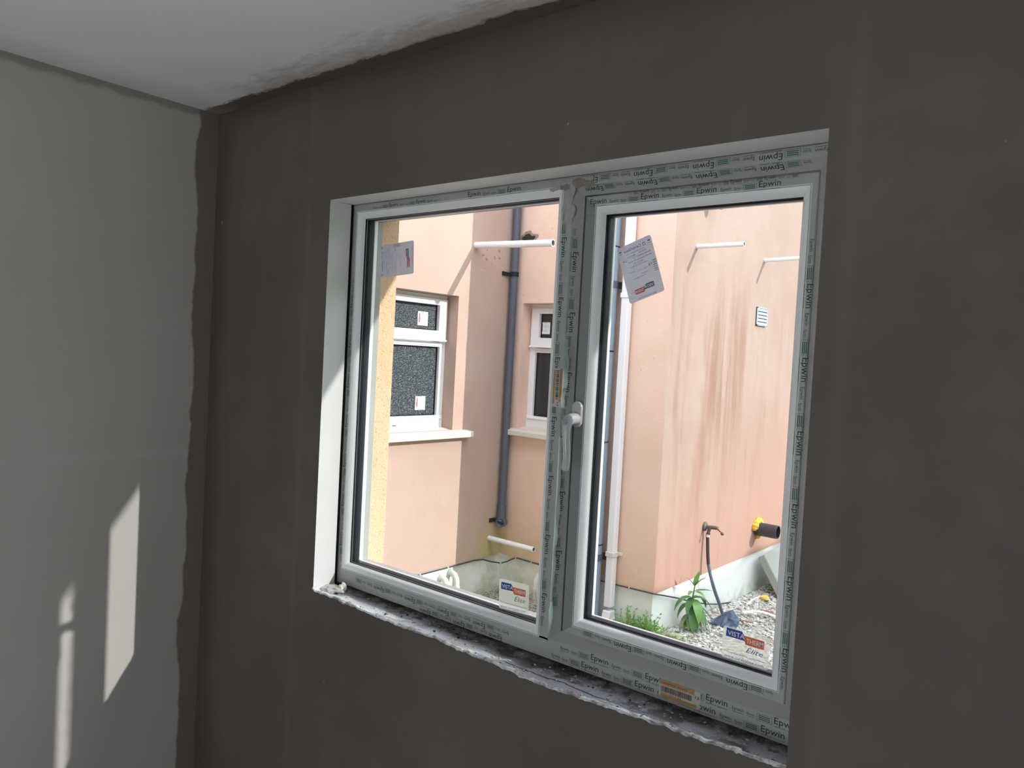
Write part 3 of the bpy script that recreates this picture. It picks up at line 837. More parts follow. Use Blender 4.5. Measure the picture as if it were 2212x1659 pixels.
# ------------------------------------------------------------------ stickers on the window
def sticker_frame(tl, tr, bl):
    tl, tr, bl = Vector(tl), Vector(tr), Vector(bl)
    u = tr - tl; W_ = u.length; u.normalize()
    v = tl - bl; v = v - u * v.dot(u); H_ = v.length; v.normalize()
    return bl + u * (tl - bl).dot(u) * 0, u, v, W_, H_
def plate(mb, o, u, v, W_, H_, m, r=.004, th=.0003, nrm=Vector((0, -1, 0))):
    pts = []
    for cx, cz, a0 in ((W_ - r, H_ - r, 0), (r, H_ - r, 90), (r, r, 180), (W_ - r, r, 270)):
        for k in range(4):
            a = math.radians(a0 + 30 * k); pts.append(o + u * (cx + r * math.cos(a)) + v * (cz + r * math.sin(a)))
    mb.face(pts, m)
def logo(mb, o, u, v, x, z, W_, e, blue='blue_ink', orange='orange_ink', white='white_ink'):
    """two stepped slanted panels with white capitals"""
    k = W_ / .082; o = o + u * x + v * z; q = Vector(e)
    def pl(pts, m, dz=1): mb.face([o + u * a * k + v * b * k + q * dz for a, b in pts], m)
    pl([(0, .013), (.001, .031), (.034, .031), (.039, .024), (.042, .013)], blue)
    pl([(.038, .024), (.082, .024), (.082, .006), (.043, .006)], orange, 1.5)
    text(mb, 'VISTA', o + u * .0035 * k + v * .0165 * k + q * 2, u, v, .037 * k, .0095 * k, white, 0, .012)
    text(mb, 'THERM', o + u * .0445 * k + v * .0105 * k + q * 2, u, v, .0355 * k, .0095 * k, white, 0, .012)

def clear_sticker(tl, tr, bl, y, label):
    o, u, v, W_, H_ = sticker_frame((tl[0], y, tl[1]), (tr[0], y, tr[1]), (bl[0], y, bl[1]))
    root = empty('glass_sticker', o)
    tag(root, label, 'sticker')
    mb = MB(); plate(mb, o, u, v, W_, H_, 'clear_label'); mb.build('backing', root)
    e = Vector((0, -.0003, 0))
    mb = MB(); logo(mb, o, u, v, W_ * .07, H_ * .50, W_ * .82, e); mb.build('logo_panel', root)
    mb = MB()
    text(mb, '\u00c9lite', o + u * W_ * .52 + v * H_ * .36 + e, u, v, W_ * .36, H_ * .155, 'slate_ink', .35)
    text(mb, 'This surface to face room interior', o + u * W_ * .05 + v * H_ * .20 + e, u, v, W_ * .88, H_ * .048, 'slate_ink')
    text(mb, 'www.careyglass.com', o + u * W_ * .06 + v * H_ * .06 + e, u, v, W_ * .84, H_ * .075, 'blue_ink', 0, .004)
    mb.build('label_print', root)
    return root
clear_sticker((1.1625, -.5260), (1.2530, -.5215), (1.1640, -.5965), .1110, 'clear sticker with blue and orange logo on the fixed pane beside the mullion')
clear_sticker((1.7135, -.4960), (1.8055, -.4968), (1.7125, -.5575), .1310, 'clear sticker with blue and orange logo in the lower corner of the opening pane')

def back_sticker(tl, tr, bl, y, label, turned):
    """label stuck on the outer face of the glass, so its print is seen mirrored from the room"""
    o, u, v, W_, H_ = sticker_frame((tl[0], y, tl[1]), (tr[0], y, tr[1]), (bl[0], y, bl[1]))
    root = empty('glass_label', o); tag(root, label, 'label')
    mb = MB(); plate(mb, o, u, v, W_, H_, 'grey_label', .005); mb.build('backing', root)
    e = Vector((0, -.0003, 0))
    # page axes: a along text (mirrored), b up the page
    if not turned: po, pu, pv, pw, ph = o + u * W_, -u, v, W_, H_
    else: po, pu, pv, pw, ph = o + u * W_ + v * H_, -v, -u, H_, W_      # page turned on its side
    mb = MB(); logo(mb, po, pu, pv, pw * .22, ph * .085, pw * .56, e, 'slate_ink', 'red_ink', 'white_paper'); mb.build('logo_panel', root)
    mb = MB()
    T = lambda s, x, y_, wd, cp, m='slate_ink', b=0: text(mb, s, po + pu * pw * x + pv * ph * y_ + e, pu, pv, pw * wd, ph * cp, m, 0, b)
    T('CareyGlass', .31, .875, .50, .050, 'blue_ink', .004); T('www.careyglass.com', .25, .825, .52, .022)
    frame_rect(mb, po + e, pu, pv, pw * .20, ph * .87, pw * .27, ph * .92, pw * .012, 'blue_ink')
    T('242106', .20, .775, .22, .028); T('4205242', .52, .765, .24, .028)
    T('FRAMES DIRECT LTD', .10, .725, .52, .026); T('FRAMES Gorgonne PW141W A', .10, .675, .68, .024)
    T('1340 X 1341', .34, .625, .30, .024); T('Low E R1106 4mm', .25, .585, .50, .024)
    T('Unit 2 of 16', .30, .485, .26, .022); T('EN 1279', .66, .50, .14, .020)
    T('24', .80, .715, .10, .040); T('Toughened', .28, .42, .20, .018); T('Double glazed', .38, .375, .36, .020); T('16', .16, .50, .09, .050)
    T('14 07 24', .70, .155, .2, .022); T('www.vistatherm.ie', .20, .025, .52, .026, 'slate_ink', .004)
    for i in range(16):
        if i % 3 != 1: rect(mb, po + e, pu, pv, pw * .02, ph * (.38 + i * .0125), pw * .12, ph * (.387 + i * .0125), 'slate_ink')
    for cx in (.08, .92):
        rect(mb, po + e, pu, pv, pw * (cx - .035), ph * .905, pw * (cx + .035), ph * .93, 'slate_ink')
        rect(mb, po + e, pu, pv, pw * (cx - .045), ph * .875, pw * (cx + .045), ph * .882, 'slate_ink')
    mb.build('label_print', root)
    return root
back_sticker((.6412, .2870), (.7815, .2960), (.6505, .1985), .1318, 'grey paper label turned sideways on the fixed pane near its outer edge', True)
back_sticker((1.4100, .2445), (1.4912, .2732), (1.4505, .1255), .1510, 'grey paper label stuck askew at the top of the opening pane', False)

# barcode labels on frame and mullion
def barcode(o, u, v, W_, H_, label, n):
    u, v, o = Vector(u), Vector(v), Vector(o); nrm = u.cross(v)
    root = empty('barcode_label', o); tag(root, label, 'label')
    e = nrm * .0003
    mb = MB(); rect(mb, o, u, v, 0, 0, W_, H_, 'label_pale')
    rect(mb, o + e * .5, u, v, 0, H_ * .72, W_ * .86, H_, 'amber'); rect(mb, o + e * .5, u, v, W_ * .05, H_ * .02, W_ * .92, H_ * .22, 'amber')
    mb.build('backing', root)
    mb = MB(); rr = random.Random(n); a = W_ * .05
    while a < W_ * .80:
        b = W_ * rr.uniform(.006, .02); rect(mb, o + e, u, v, a, H_ * .34, a + b, H_ * .66, 'black_ink'); a += b + W_ * rr.uniform(.005, .014)
    mb.build('barcode', root)
    mb = MB()
    text(mb, '13', o + u * W_ * .88 + v * H_ * .55 + e, u, v, W_ * .09, H_ * .16, 'black_ink', 0, .01); mb.build('number_print', root); mb = MB()
    text(mb, '1042 0317 22', o + u * W_ * .05 + v * H_ * .235 + e, u, v, W_ * .5, H_ * .075, 'black_ink'); mb.build('serial_print', root); mb = MB()
    text(mb, 'CASEMENT WHITE', o + u * W_ * .06 + v * H_ * .80 + e, u, v, W_ * .62, H_ * .10, 'black_ink')
    mb.build('label_print', root)
barcode((1.6085, .0840, -.6545), UX, UZ, .088, .0345, 'orange and white barcode label on the bottom frame below the opening pane', 3)
barcode((1.3075, .0840, -.020), DZ, UX, .085, .0235, 'orange and white barcode label on the mullion next to the handle', 5)

# lumps and crumbs on the sill bed
mb = MB(); mb.blob((.648, .056, -.660), .013, 'foam_crumb', 2, .45, 4, (.9, .7, 1.1)); mb.blob((.642, .050, -.667), .008, 'foam_crumb', 2, .45, 8)
tag(mb.build('foam_lump', smooth=True), 'pale lump of dried foam in the left corner of the sill', 'foam')
mb = MB(); mb.blob((.622, .045, -.666), .026, 'crumb', 3, .5, 11, (1.4, .8, .28))
tag(mb.build('plaster_dab', smooth=True), 'flat dab of pale plaster on the sill against the left reveal', 'plaster')
mb = MB()
for i in range(420):
    x = .60 + 1.28 * random.random(); y = .004 + .085 * random.random() ** 1.2
    r = .0008 + .0030 * random.random() ** 4
    mb.blob((x, y, sill_z(x, y) + r * .3), r, 'crumb' if random.random() < .7 else 'dark_gap', 1, .4, i, (1.2, 1, .6))
tag(mb.build('sill_crumbs'), 'scattered plaster crumbs lying along the rough sill', 'crumbs', kind='stuff')

# ------------------------------------------------------------------ courtyard
def wall_with_hole(mb, axis, c, a0, a1, z0, z1, hole, depth, m, inner_m=None):
    """axis 0: plane x=c (a = y); axis 1: plane y=c (a = x). hole (a0,a1,z0,z1); depth signed along axis"""
    def P(a, d, z): return (c + d, a, z) if axis == 0 else (a, c + d, z)
    h0, h1, g0, g1 = hole
    for q in ((a0, h0, z0, z1), (h1, a1, z0, z1), (h0, h1, z0, g0), (h0, h1, g1, z1)):
        mb.face([P(q[0], 0, q[2]), P(q[1], 0, q[2]), P(q[1], 0, q[3]), P(q[0], 0, q[3])], m)
    for q in (((h0, g0), (h0, g1)), ((h1, g0), (h1, g1)), ((h0, g1), (h1, g1)), ((h0, g0), (h1, g0))):
        (p0, p1) = q
        mb.face([P(p0[0], 0, p0[1]), P(p1[0], 0, p1[1]), P(p1[0], depth, p1[1]), P(p0[0], depth, p0[1])], inner_m or m)
W2 = (0.80, 1.425, -0.372, 0.2795)
w = MB()
wall_with_hole(w, 0, XA, YO, YB, ZP, ZTOP, W2, -0.14, 'wallA')
w.face([(XA, YO, ZP), (XA, YB, ZP), (XA - .03, YB, ZP), (XA - .03, YO, ZP)], 'wallA')
w.face([(XA, YO, ZTOP), (XA, YB, ZTOP), (XA - 1.2, YB, ZTOP), (XA - 1.2, YO, ZTOP)], 'slab')
w.face([(XA - 1.2, YO, -1.6), (XA - 1.2, YB, -1.6), (XA - 1.2, YB, ZTOP), (XA - 1.2, YO, ZTOP)], 'wallA')
tag(w.build('wall_courtyard_left'), 'sunlit peach rendered wall with the frosted window', 'wall', kind='structure')
W3 = (-0.210, 0.190, -0.372, 0.2815)
w = MB()
wall_with_hole(w, 1, YB, XA, XC, ZP, ZTOP, W3, 0.14, 'wallB')
w.face([(XA, YB, ZP), (XC, YB, ZP), (XC, YB + .03, ZP), (XA, YB + .03, ZP)], 'wallB')
w.face([(XA - 1.2, YB, ZTOP), (XC, YB, ZTOP), (XC, 6.0, ZTOP), (XA - 1.2, 6.0, ZTOP)], 'slab')
tag(w.build('wall_courtyard_back'), 'shaded pink rendered wall behind the soil pipe and downpipe', 'wall', kind='structure')
w = MB()
w.face([(XC, YB, ZP), (XC, 6.0, ZP), (XC, 6.0, ZTOP), (XC, YB, ZTOP)], 'wallC')
w.face([(XC, YB, ZP), (XC, 6.0, ZP), (XC - .03, 6.0, ZP), (XC - .03, YB, ZP)], 'wallC')
w.face([(XC, 6.0, -1.6), (XA - 1.2, 6.0, -1.6), (XA - 1.2, 6.0, ZTOP), (XC, 6.0, ZTOP)], 'wallC')
tag(w.build('wall_courtyard_right'), 'peach rendered wall with brown drip streaks and pipe stubs', 'wall', kind='structure')
# plinths, set back a little under the render
w = MB(); w.face([(XA - .012, YO, -1.6), (XA - .012, YB + .012, -1.6), (XA - .012, YB + .012, ZP + .002), (XA - .012, YO, ZP + .002)], 'plinth')
tag(w.build('trim_2'), 'whitewashed plinth with green algae under the frosted window wall', 'plinth', kind='structure')
w = MB(); w.face([(XA - .012, YB + .012, -1.6), (XC - .012, YB + .012, -1.6), (XC - .012, YB + .012, ZP + .002), (XA - .012, YB + .012, ZP + .002)], 'plinth')
tag(w.build('trim_3'), 'buff plinth in the shade under the downpipes', 'plinth', kind='structure')
w = MB(); w.face([(XC - .012, YB + .012, -1.6), (XC - .012, 6.0, -1.6), (XC - .012, 6.0, ZP + .002), (XC - .012, YB + .012, ZP + .002)], 'plinth')
tag(w.build('trim_4'), 'bright whitewashed plinth behind the plant and hose', 'plinth', kind='structure')

def outside_window(name, axis, c, hole, sgn, label, pane_m, sill_ext):
    """small top-hung window over a fixed light; axis/plane as above, sgn = inward direction"""
    h0, h1, g0, g1 = hole
    def B(mb, a0, a1, d0, d1, z0, z1, m):
        d0, d1 = c + sgn * d0, c + sgn * d1
        if axis == 0: mb.box((min(d0, d1), a0, z0), (max(d0, d1), a1, z1), m)
        else: mb.box((a0, min(d0, d1), z0), (a1, max(d0, d1), z1), m)
    loc = (c + sgn * .1, (h0 + h1) / 2, g0) if axis == 0 else ((h0 + h1) / 2, c + sgn * .1, g0)
    root = empty(name, loc); tag(root, label, 'window', kind='structure')
    fw = .038; zt = .040
    mb = MB(); B(mb, h0, h0 + fw, .075, .135, g0 + .012, g1, 'pvc_out'); mb.build('frame_jamb', root, bevel=.003)
    mb = MB(); B(mb, h1 - fw, h1, .075, .135, g0 + .012, g1, 'pvc_out'); mb.build('frame_jamb', root, bevel=.003)
    mb = MB(); B(mb, h0, h1, .076, .134, g1 - .028, g1, 'pvc_out'); mb.build('frame_head', root, bevel=.003)
    mb = MB(); B(mb, h0, h1, .072, .134, g0, g0 + .066, 'pvc_out'); B(mb, h0 + .01, h1 - .01, .066, .08, g0 + .050, g0 + .058, 'pvc_out'); mb.build('frame_bottom', root, bevel=.003)
    mb = MB(); B(mb, (h0 + h1) / 2 - .012, (h0 + h1) / 2 + .012, .0712, .0725, g0 + .022, g0 + .026, 'hole'); mb.build('drain_slot', root)
    mb = MB(); B(mb, h0 + fw * .5, h1 - fw * .5, .078, .134, zt - .012, zt + .012, 'pvc_out'); B(mb, h0 + fw * .8, h1 - fw * .8, .074, .082, zt - .006, zt - .001, 'pvc_out'); mb.build('transom', root, bevel=.003)
    # top-hung vent sash, proud of the frame
    mb = MB(); s0, s1, t0, t1 = h0 + .012, h1 - .012, zt + .014, g1 - .020; q = .052
    B(mb, s0, s0 + q, .060, .12, t0, t1, 'pvc_out'); B(mb, s1 - q, s1, .060, .12, t0, t1, 'pvc_out')
    B(mb, s0, s1, .0602, .12, t1 - .030, t1, 'pvc_out'); B(mb, s0, s1, .0602, .12, t0, t0 + .052, 'pvc_out')
    B(mb, s0 - .004, s1 + .004, .054, .07, t0, t0 + .010, 'pvc_out')
    mb.build('vent_sash', root, bevel=.003)
    mb = MB(); B(mb, s0 + q - .004, s1 - q + .004, .084, .10, t0 + .048, t1 - .026, pane_m); mb.build('glass_pane', root)
    mb = MB(); B(mb, h0 + fw - .004, h1 - fw + .004, .095, .11, g0 + .06, zt - .010, pane_m); mb.build('glass_pane', root)
    mb = MB()
    for (a0, a1, z0, z1, dd) in ((s0 + q, s1 - q, t0 + .052, t1 - .030, .079), (h0 + fw, h1 - fw, g0 + .066, zt - .012, .090)):
        for r in ((a0, a1, z0, z0 + .005), (a0, a1, z1 - .005, z1), (a0, a0 + .005, z0, z1), (a1 - .005, a1, z0, z1)):
            B(mb, r[0], r[1], dd, dd + .008, r[2], r[3], 'gasket')
    mb.build('gasket', root)
    # concrete sill with a sloping top
    a0, a1 = sill_ext; z1 = g0 + .002
    pr = [(.075, z1 + .006), (-.045, z1 - .010), (-.045, z1 - .038), (.075, z1 - .038)]
    vv = []
    for a in (a0, a1):
        for d, z in pr: vv.append((c + sgn * d, a, z) if axis == 0 else (a, c + sgn * d, z))
    mb = MB(); mb.mesh(vv, [(0, 1, 2, 3), (7, 6, 5, 4), (0, 4, 5, 1), (1, 5, 6, 2), (2, 6, 7, 3), (3, 7, 4, 0)], 'concrete_sill')
    mb.build('window_sill', root, bevel=.004)
    return root
outside_window('window_2', 0, XA, W2, -1, 'white window with two dark frosted panes in the sunlit wall', 'obscure', (0.70, 1.535))
outside_window('window_3', 1, YB, W3, 1, 'narrow white window with dark panes in the shaded wall behind the mullion', 'dark_pane', (-0.272, 0.212))

def small_label(o, u, v, s, label):
    o, u, v = Vector(o), Vector(u), Vector(v); e = u.cross(v) * .0005
    root = empty('window_label', o); tag(root, label, 'label')
    mb = MB(); rect(mb, o, u, v, 0, 0, s, s, 'white_paper'); mb.build('backing', root)
    mb = MB(); rect(mb, o + e, u, v, s * .12, s * .58, s * .22, s * .86, 'slate_ink'); rect(mb, o + e, u, v, s * .10, s * .22, s * .24, s * .58, 'red_ink'); mb.build('logo_panel', root)
    mb = MB(); rr = random.Random(int(s * 1e4) + len(label))
    for i in range(7):
        x = .34 + i * .085
        for z0, z1 in ((.16, .44), (.50, .84)):
            if rr.random() < .8: rect(mb, o + e, u, v, s * x, s * z0, s * (x + .022), s * (z0 + (z1 - z0) * rr.uniform(.5, 1)), 'button')
    rect(mb, o + e, u, v, s * .36, s * .92, s * .62, s * .97, 'button')
    mb.build('label_print', root)
UY = (0, 1, 0)
small_label((XA - .0830, 1.238, .126), UY, UZ, .066, 'small white label on the upper frosted pane')
small_label((XA - .0935, 1.258, -.279), UY, UZ, .066, 'small white label on the lower frosted pane')
small_label((-.152, YB + .0835, .127), UX, UZ, .062, 'small white label on the top pane of the shaded window')

# ---- pipes
def thing(name, loc, label, cat, group=None):
    o = empty(name, loc); return tag(o, label, cat, group)
# waste pipe in the corner
p = thing('waste_pipe', (-.252, 1.80, -.87), 'slim slate-grey waste pipe running down the shaded corner', 'pipe')
mb = MB(); mb.sweep([(-.250, 1.800, 1.3), (-.250, 1.800, -.80)], .0205, 'pipe_dark', 18); mb.build('pipe', p, smooth=True)
mb = MB(); mb.sweep([(-.250, 1.800, -.78), (-.250, 1.800, -.83), (-.250, 1.797, -.855), (-.246, 1.785, -.872)], [.0235, .0235, .0250, .0250], 'pipe_dark', 18)
mb.sweep([(-.243, 1.806, -.868), (-.233, 1.772, -.868)], .0255, 'pipe_dark', 18, hollow=.8); mb.build('elbow', p, smooth=True)
for z in (.427, -.858):
    mb = MB(); mb.sweep([(-.250, 1.800, z - .012), (-.250, 1.800, z + .012)], .0235, 'gasket', 16)
    mb.box((-.279, 1.772, z - .008), (-.250, 1.784, z + .008), 'gasket'); mb.box((-.279, 1.735, z - .010), (-.272, 1.780, z + .010), 'gasket')
    mb.build('clip', p)
# blue-grey soil pipe
p = thing('soil_pipe', (.336, 1.775, ZG), 'thick blue-grey soil pipe beside the white downpipe', 'pipe')
mb = MB(); mb.sweep([(.336, 1.770, 1.3), (.336, 1.770, ZG - .05)], .055, 'pipe_blue', 28); mb.build('pipe', p, smooth=True)
for z in (.535, .05, -.375, -.86):
    mb = MB(); mb.sweep([(.336, 1.770, z - .003), (.336, 1.770, z + .003)], .0558, 'gasket', 28); mb.build('joint_ring', p, smooth=True)
for z in (.36, -.92):
    mb = MB(); mb.sweep([(.336, 1.770, z - .016), (.336, 1.770, z + .016)], .0580, 'pipe_dark', 28); mb.box((.376, 1.80, z - .014), (.398, YB, z + .014), 'gasket'); mb.build('clip', p, smooth=True)
# white square downpipe
p = thing('downpipe', (.425, 1.79, -1.15), 'white square rainwater downpipe on the shaded wall', 'pipe')
mb = MB(); mb.box((.412, 1.788, -1.15), (.450, 1.826, 1.3), 'pipe_white'); mb.build('pipe', p, bevel=.004)
for z, m_ in ((-.900, 'pipe_cream'), (.312, 'pipe_white')):
    mb = MB(); mb.box((.408, 1.784, z - .012), (.454, 1.830, z + .012), m_); mb.box((.408, 1.828, z - .008), (.472, YB, z + .008), m_); mb.build('clip', p, bevel=.003)
p = thing('drain_shoe', (.42, 1.76, ZG), 'white plastic gully shoe on the ground under the downpipe', 'drain fitting')
mb = MB()
mb.mesh([(.411, 1.785, -1.166), (.452, 1.785, -1.166), (.452, 1.828, -1.166), (.411, 1.828, -1.166), (.407, 1.765, -1.25), (.456, 1.765, -1.25), (.456, 1.832, -1.25), (.407, 1.832, -1.25)],
        [(0, 1, 2, 3), (7, 6, 5, 4), (0, 4, 5, 1), (1, 5, 6, 2), (2, 6, 7, 3), (3, 7, 4, 0)], 'pipe_white')
mb.build('body', p, bevel=.004)
mb = MB(); mb.box((.404, 1.768, -1.208), (.459, 1.834, -1.200), 'pipe_white'); mb.build('collar', p, bevel=.002)
# overflow stubs
def stub(base, tip, r, label, collar=True):
    p = thing('overflow_pipe', base, label, 'pipe', None)
    mb = MB(); mb.sweep([base, tip], r, 'pipe_white', 20, hollow=.80); mb.build('pipe', p, smooth=True)
    if collar:
        b = Vector(base); d = (Vector(tip) - b).normalized()
        mb = MB(); rr = random.Random(int(abs(base[2]) * 1000))
        for i in range(7):
            a = 2 * math.pi * i / 7; ref = Vector((0, 0, 1)); s_ = d.cross(ref).normalized(); q = s_.cross(d)
            c = b + (s_ * math.cos(a) + q * math.sin(a)) * (r * 1.05) + d * .001
            mb.blob(c, r * rr.uniform(.25, .5), 'rubble', 1, .4, i, (.5, 1, 1))
        mb.build('broken_edge', p)
stub((XA - .01, 1.5266, .5395), (.1976, 1.5266, .5256), .0165, 'white plastic pipe jutting from the sunlit wall high beside the waste pipe')
stub((XA - .01, 1.742, -.951), (.019, 1.742, -.952), .0125, 'white plastic pipe jutting low in the corner below the waste pipe')
stub((XC - .01, 2.0547, .5625), (.8772, 2.0547, .5634), .0110, 'thin white overflow pipe on the streaked wall with its open end showing')
stub((XC - .01, 2.8772, .6044), (.9100, 2.8772, .6130), .0110, 'thin white overflow pipe on the streaked wall cut off by the window frame', False)
# grey oval pipe stub at the top of the view
p = thing('grey_pipe_stub', (.70, 2.14, .80), 'grey oval pipe stub under the window head on the streaked wall', 'lamp')
mb = MB(); mb.blob((.712, 2.150, .790), .026, 'vent', 3, .02, 1, (.8, .9, 1.7)); mb.build('shade', p, smooth=True)  # oval end of the pipe stub
mb = MB(); mb.sweep([(XC, 2.150, .82), (.712, 2.150, .82)], .008, 'pipe_cream', 10); mb.build('bracket', p, smooth=True)
# hole in render beside the waste pipe
p = thing('wall_hole', (-.195, YB, .625), 'ragged dark hole knocked through the shaded wall beside the waste pipe', 'hole')
mb = MB(); rr = random.Random(2); n = 18; o_, i_, d_ = [], [], []
for k in range(n):
    a = 2 * math.pi * k / n; q = 1 + .25 * rr.uniform(-1, 1)
    o_.append((-.195 + .052 * q * math.cos(a), YB - .0012, .622 + .030 * q * math.sin(a)))
    i_.append((-.198 + .038 * q * math.cos(a), YB - .0016, .618 + .020 * q * math.sin(a)))
for k in range(n): mb.face([o_[k], o_[(k + 1) % n], i_[(k + 1) % n], i_[k]], 'rubble')
mb.build('broken_edge', p)
mb = MB(); mb.face(i_, 'hole'); mb.build('void', p)
mb = MB()
for i in range(14):
    a = rr.uniform(-.11, .0); mb.blob((XA + .0005, 1.56 + .16 * rr.random(), .50 + .07 * rr.uniform(-1, 1)), .004 + .006 * rr.random(), 'rubble', 1, .4, i, (.15, 1, .8))
tag(mb.build('broken_patch'), 'broken render chips around the white pipe in the corner', 'damage', kind='stuff')
# curled overflow fittings on the plinths
def swan(x, y, z, axis, label, group=None):
    p = thing('drain_bend', (x, y, ZG), label, 'pipe', group)
    d = Vector((1, 0, 0)) if axis == 0 else Vector((0, -1, 0))
    b = Vector((x, y, z)); mb = MB()
    mb.sweep([b - d * .02, b + d * .015, b + d * .034 + Vector((0, 0, -.006)), b + d * .046 + Vector((0, 0, -.022)), b + d * .050 + Vector((0, 0, -.042)), b + d * .050 + Vector((0, 0, -.22))], .0155, 'pipe_cream', 16)
    mb.build('pipe', p, smooth=True)
    mb = MB(); mb.sweep([b + d * .050 + Vector((0, 0, -.085)), b + d * .050 + Vector((0, 0, -.060))], .0180, 'pipe_cream', 16); mb.build('collar', p, smooth=True)
    mb = MB(); mb.sweep([b + d * .001, b + d * .012], .018, 'pipe_cream', 16); mb.build('wall_collar', p, smooth=True)
swan(XA - .012, 1.405, -1.100, 0, 'painted bend of pipe on the algae plinth, front one of a pair')
swan(XA - .012, 1.470, -1.085, 0, 'painted bend of pipe on the algae plinth, rear one of a pair')
swan(.000, YB + .012, -1.10, 1, 'painted bend of pipe on the shaded plinth half hidden by the mullion')

# cable along the plinth line
cb = [(XA + .004, .70, -1.053), (XA + .004, .95, -1.053), (XA + .004, 1.25, -1.053), (XA + .004, 1.50, -1.052), (XA + .004, 1.634, -1.0505), (XA + .005, 1.70, -1.0575), (XA + .012, 1.755, -1.076), (-.250, 1.815, -1.091), (-.219, 1.829, -1.078), (-.190, 1.832, -1.060), (-.164, 1.832, -1.047),
      (-.05, 1.832, -1.049), (.15, 1.832, -1.051), (.449, 1.832, -1.047), (.640, 1.832, -1.043), (.652, 1.840, -1.045), (.652, 1.90, -1.062), (.652, 2.06, -1.109), (.652, 2.24, -1.168), (.652, 2.40, -1.212), (.655, 2.52, -1.238), (.66, 2.685, -1.262)]
p = thing('cable', (XA, .7, -1.05), 'thin black cable clipped along the plinth line and drooping in the corner', 'cable')
mb = MB(); mb.sweep(cb, .0035, 'cable', 8); mb.build('cable_run', p, smooth=True)
for q in ((XA + .004, 1.06, -1.053), (XA + .004, 1.25, -1.053), (XA + .004, 1.44, -1.052), (-.25, 1.812, -1.091), (-.164, 1.832, -1.047), (-.06, 1.832, -1.049), (.52, 1.832, -1.046)):
    mb = MB(); mb.blob(q, .006, 'clip', 1, .1, 1); mb.build('clip', p)

# tap and hose on the streaked wall
p = thing('garden_tap', (XC, 2.32, -.80), 'old metal garden tap on the streaked wall', 'tap')
mb = MB(); mb.sweep([(XC - .004, 2.320, -.800), (XC + .010, 2.320, -.800), (XC + .014, 2.320, -.800)], [.024, .022, .012], 'brass', 18); mb.build('rose', p, smooth=True)
mb = MB(); mb.sweep([(XC + .010, 2.320, -.800), (XC + .062, 2.320, -.797), (XC + .074, 2.320, -.797)], [.009, .010, .0075], 'brass', 12)
mb.sweep([(XC + .030, 2.320, -.802), (XC + .026, 2.320, -.820), (XC + .022, 2.320, -.838)], [.009, .0085, .0095], 'brass', 12)
mb.sweep([(XC + .028, 2.320, -.812), (XC + .036, 2.318, -.836)], .0025, 'brass', 6); mb.build('body', p, smooth=True)
mb = MB(); mb.sweep([(XC + .060, 2.320, -.797), (XC + .078, 2.318, -.803), (XC + .090, 2.316, -.812)], [.006, .005, .004], 'brass', 8)
mb.blob((XC + .100, 2.315, -.818), .0095, 'brass', 2, .05, 1); mb.build('lever', p, smooth=True)
p = thing('hose', (XC + .05, 2.34, -1.24), 'dark garden hose hanging from the tap to the gravel', 'hose')
mb = MB(); mb.sweep([(.667, 2.320, -.836), (.6705, 2.320, -.88), (.6755, 2.320, -.9426), (.680, 2.323, -.985)], .0085, 'hose', 12)
mb.sweep([(.680, 2.323, -.985), (.6895, 2.330, -1.0352), (.699, 2.345, -1.085), (.7093, 2.360, -1.1306), (.722, 2.38, -1.180), (.7351, 2.400, -1.236), (.742, 2.41, -1.256)], .0085, 'hose_blue', 12)
mb.build('tube', p, smooth=True)
mb = MB(); mb.sweep([(.667, 2.320, -.836), (.668, 2.320, -.850)], .0105, 'clip', 12); mb.build('hose_clip', p, smooth=True)
# black pipe end with foam collar
p = thing('pipe_end', (XC, 3.0, -.905), 'short black pipe sealed into the wall with yellow foam', 'pipe')
mb = MB(); mb.sweep([(XC - .02, 3.0, -.905), (.775, 3.0, -.905)], .038, 'black_pipe', 24, hollow=.88, bore='gasket'); mb.build('pipe', p, smooth=True)
mb = MB(); rr = random.Random(9)
for i in range(20):
    a = math.radians(40 + 240 * i / 19); q = .046 + .005 * rr.uniform(-1, 1)
    mb.blob((XC + .010, 3.0 - q * math.sin(a + 1.1) * 1.0, -.905 - q * math.cos(a + 1.1)), .017 + .004 * rr.uniform(-1, 1), 'foam', 2, .25, i, (1.1, 1, 1))
mb.build('foam_collar', p, smooth=True)
# vent grille
p = thing('vent_grille', (XC, 2.874, .243), 'small grey louvred vent on the streaked wall', 'vent')
mb = MB(); y0, y1, z0, z1 = 2.803, 2.944, .243, .343
mb.box((XC - .01, y0, z0), (XC + .004, y1, z1), 'hole'); mb.build('back', p)
mb = MB()
for q in (((y0, z0), (y0 + .006, z1)), ((y1 - .006, z0), (y1, z1)), ((y0, z0), (y1, z0 + .005)), ((y0, z1 - .004), (y1, z1))):
    mb.box((XC, q[0][0], q[0][1]), (XC + .010, q[1][0], q[1][1]), 'vent')
mb.build('frame', p)
for i in range(5):
    za = z0 + .006 + i * .0186
    mb = MB(); mb.mesh([(XC + .004, y0 + .005, za + .016), (XC + .004, y1 - .005, za + .016), (XC + .014, y1 - .005, za), (XC + .014, y0 + .005, za), (XC + .002, y0 + .005, za + .014), (XC + .002, y1 - .005, za + .014), (XC + .012, y1 - .005, za - .002), (XC + .012, y0 + .005, za - .002)],
                       [(0, 1, 2, 3), (7, 6, 5, 4), (0, 4, 5, 1), (1, 5, 6, 2), (2, 6, 7, 3), (3, 7, 4, 0)], 'vent')
    mb.build('slat', p)

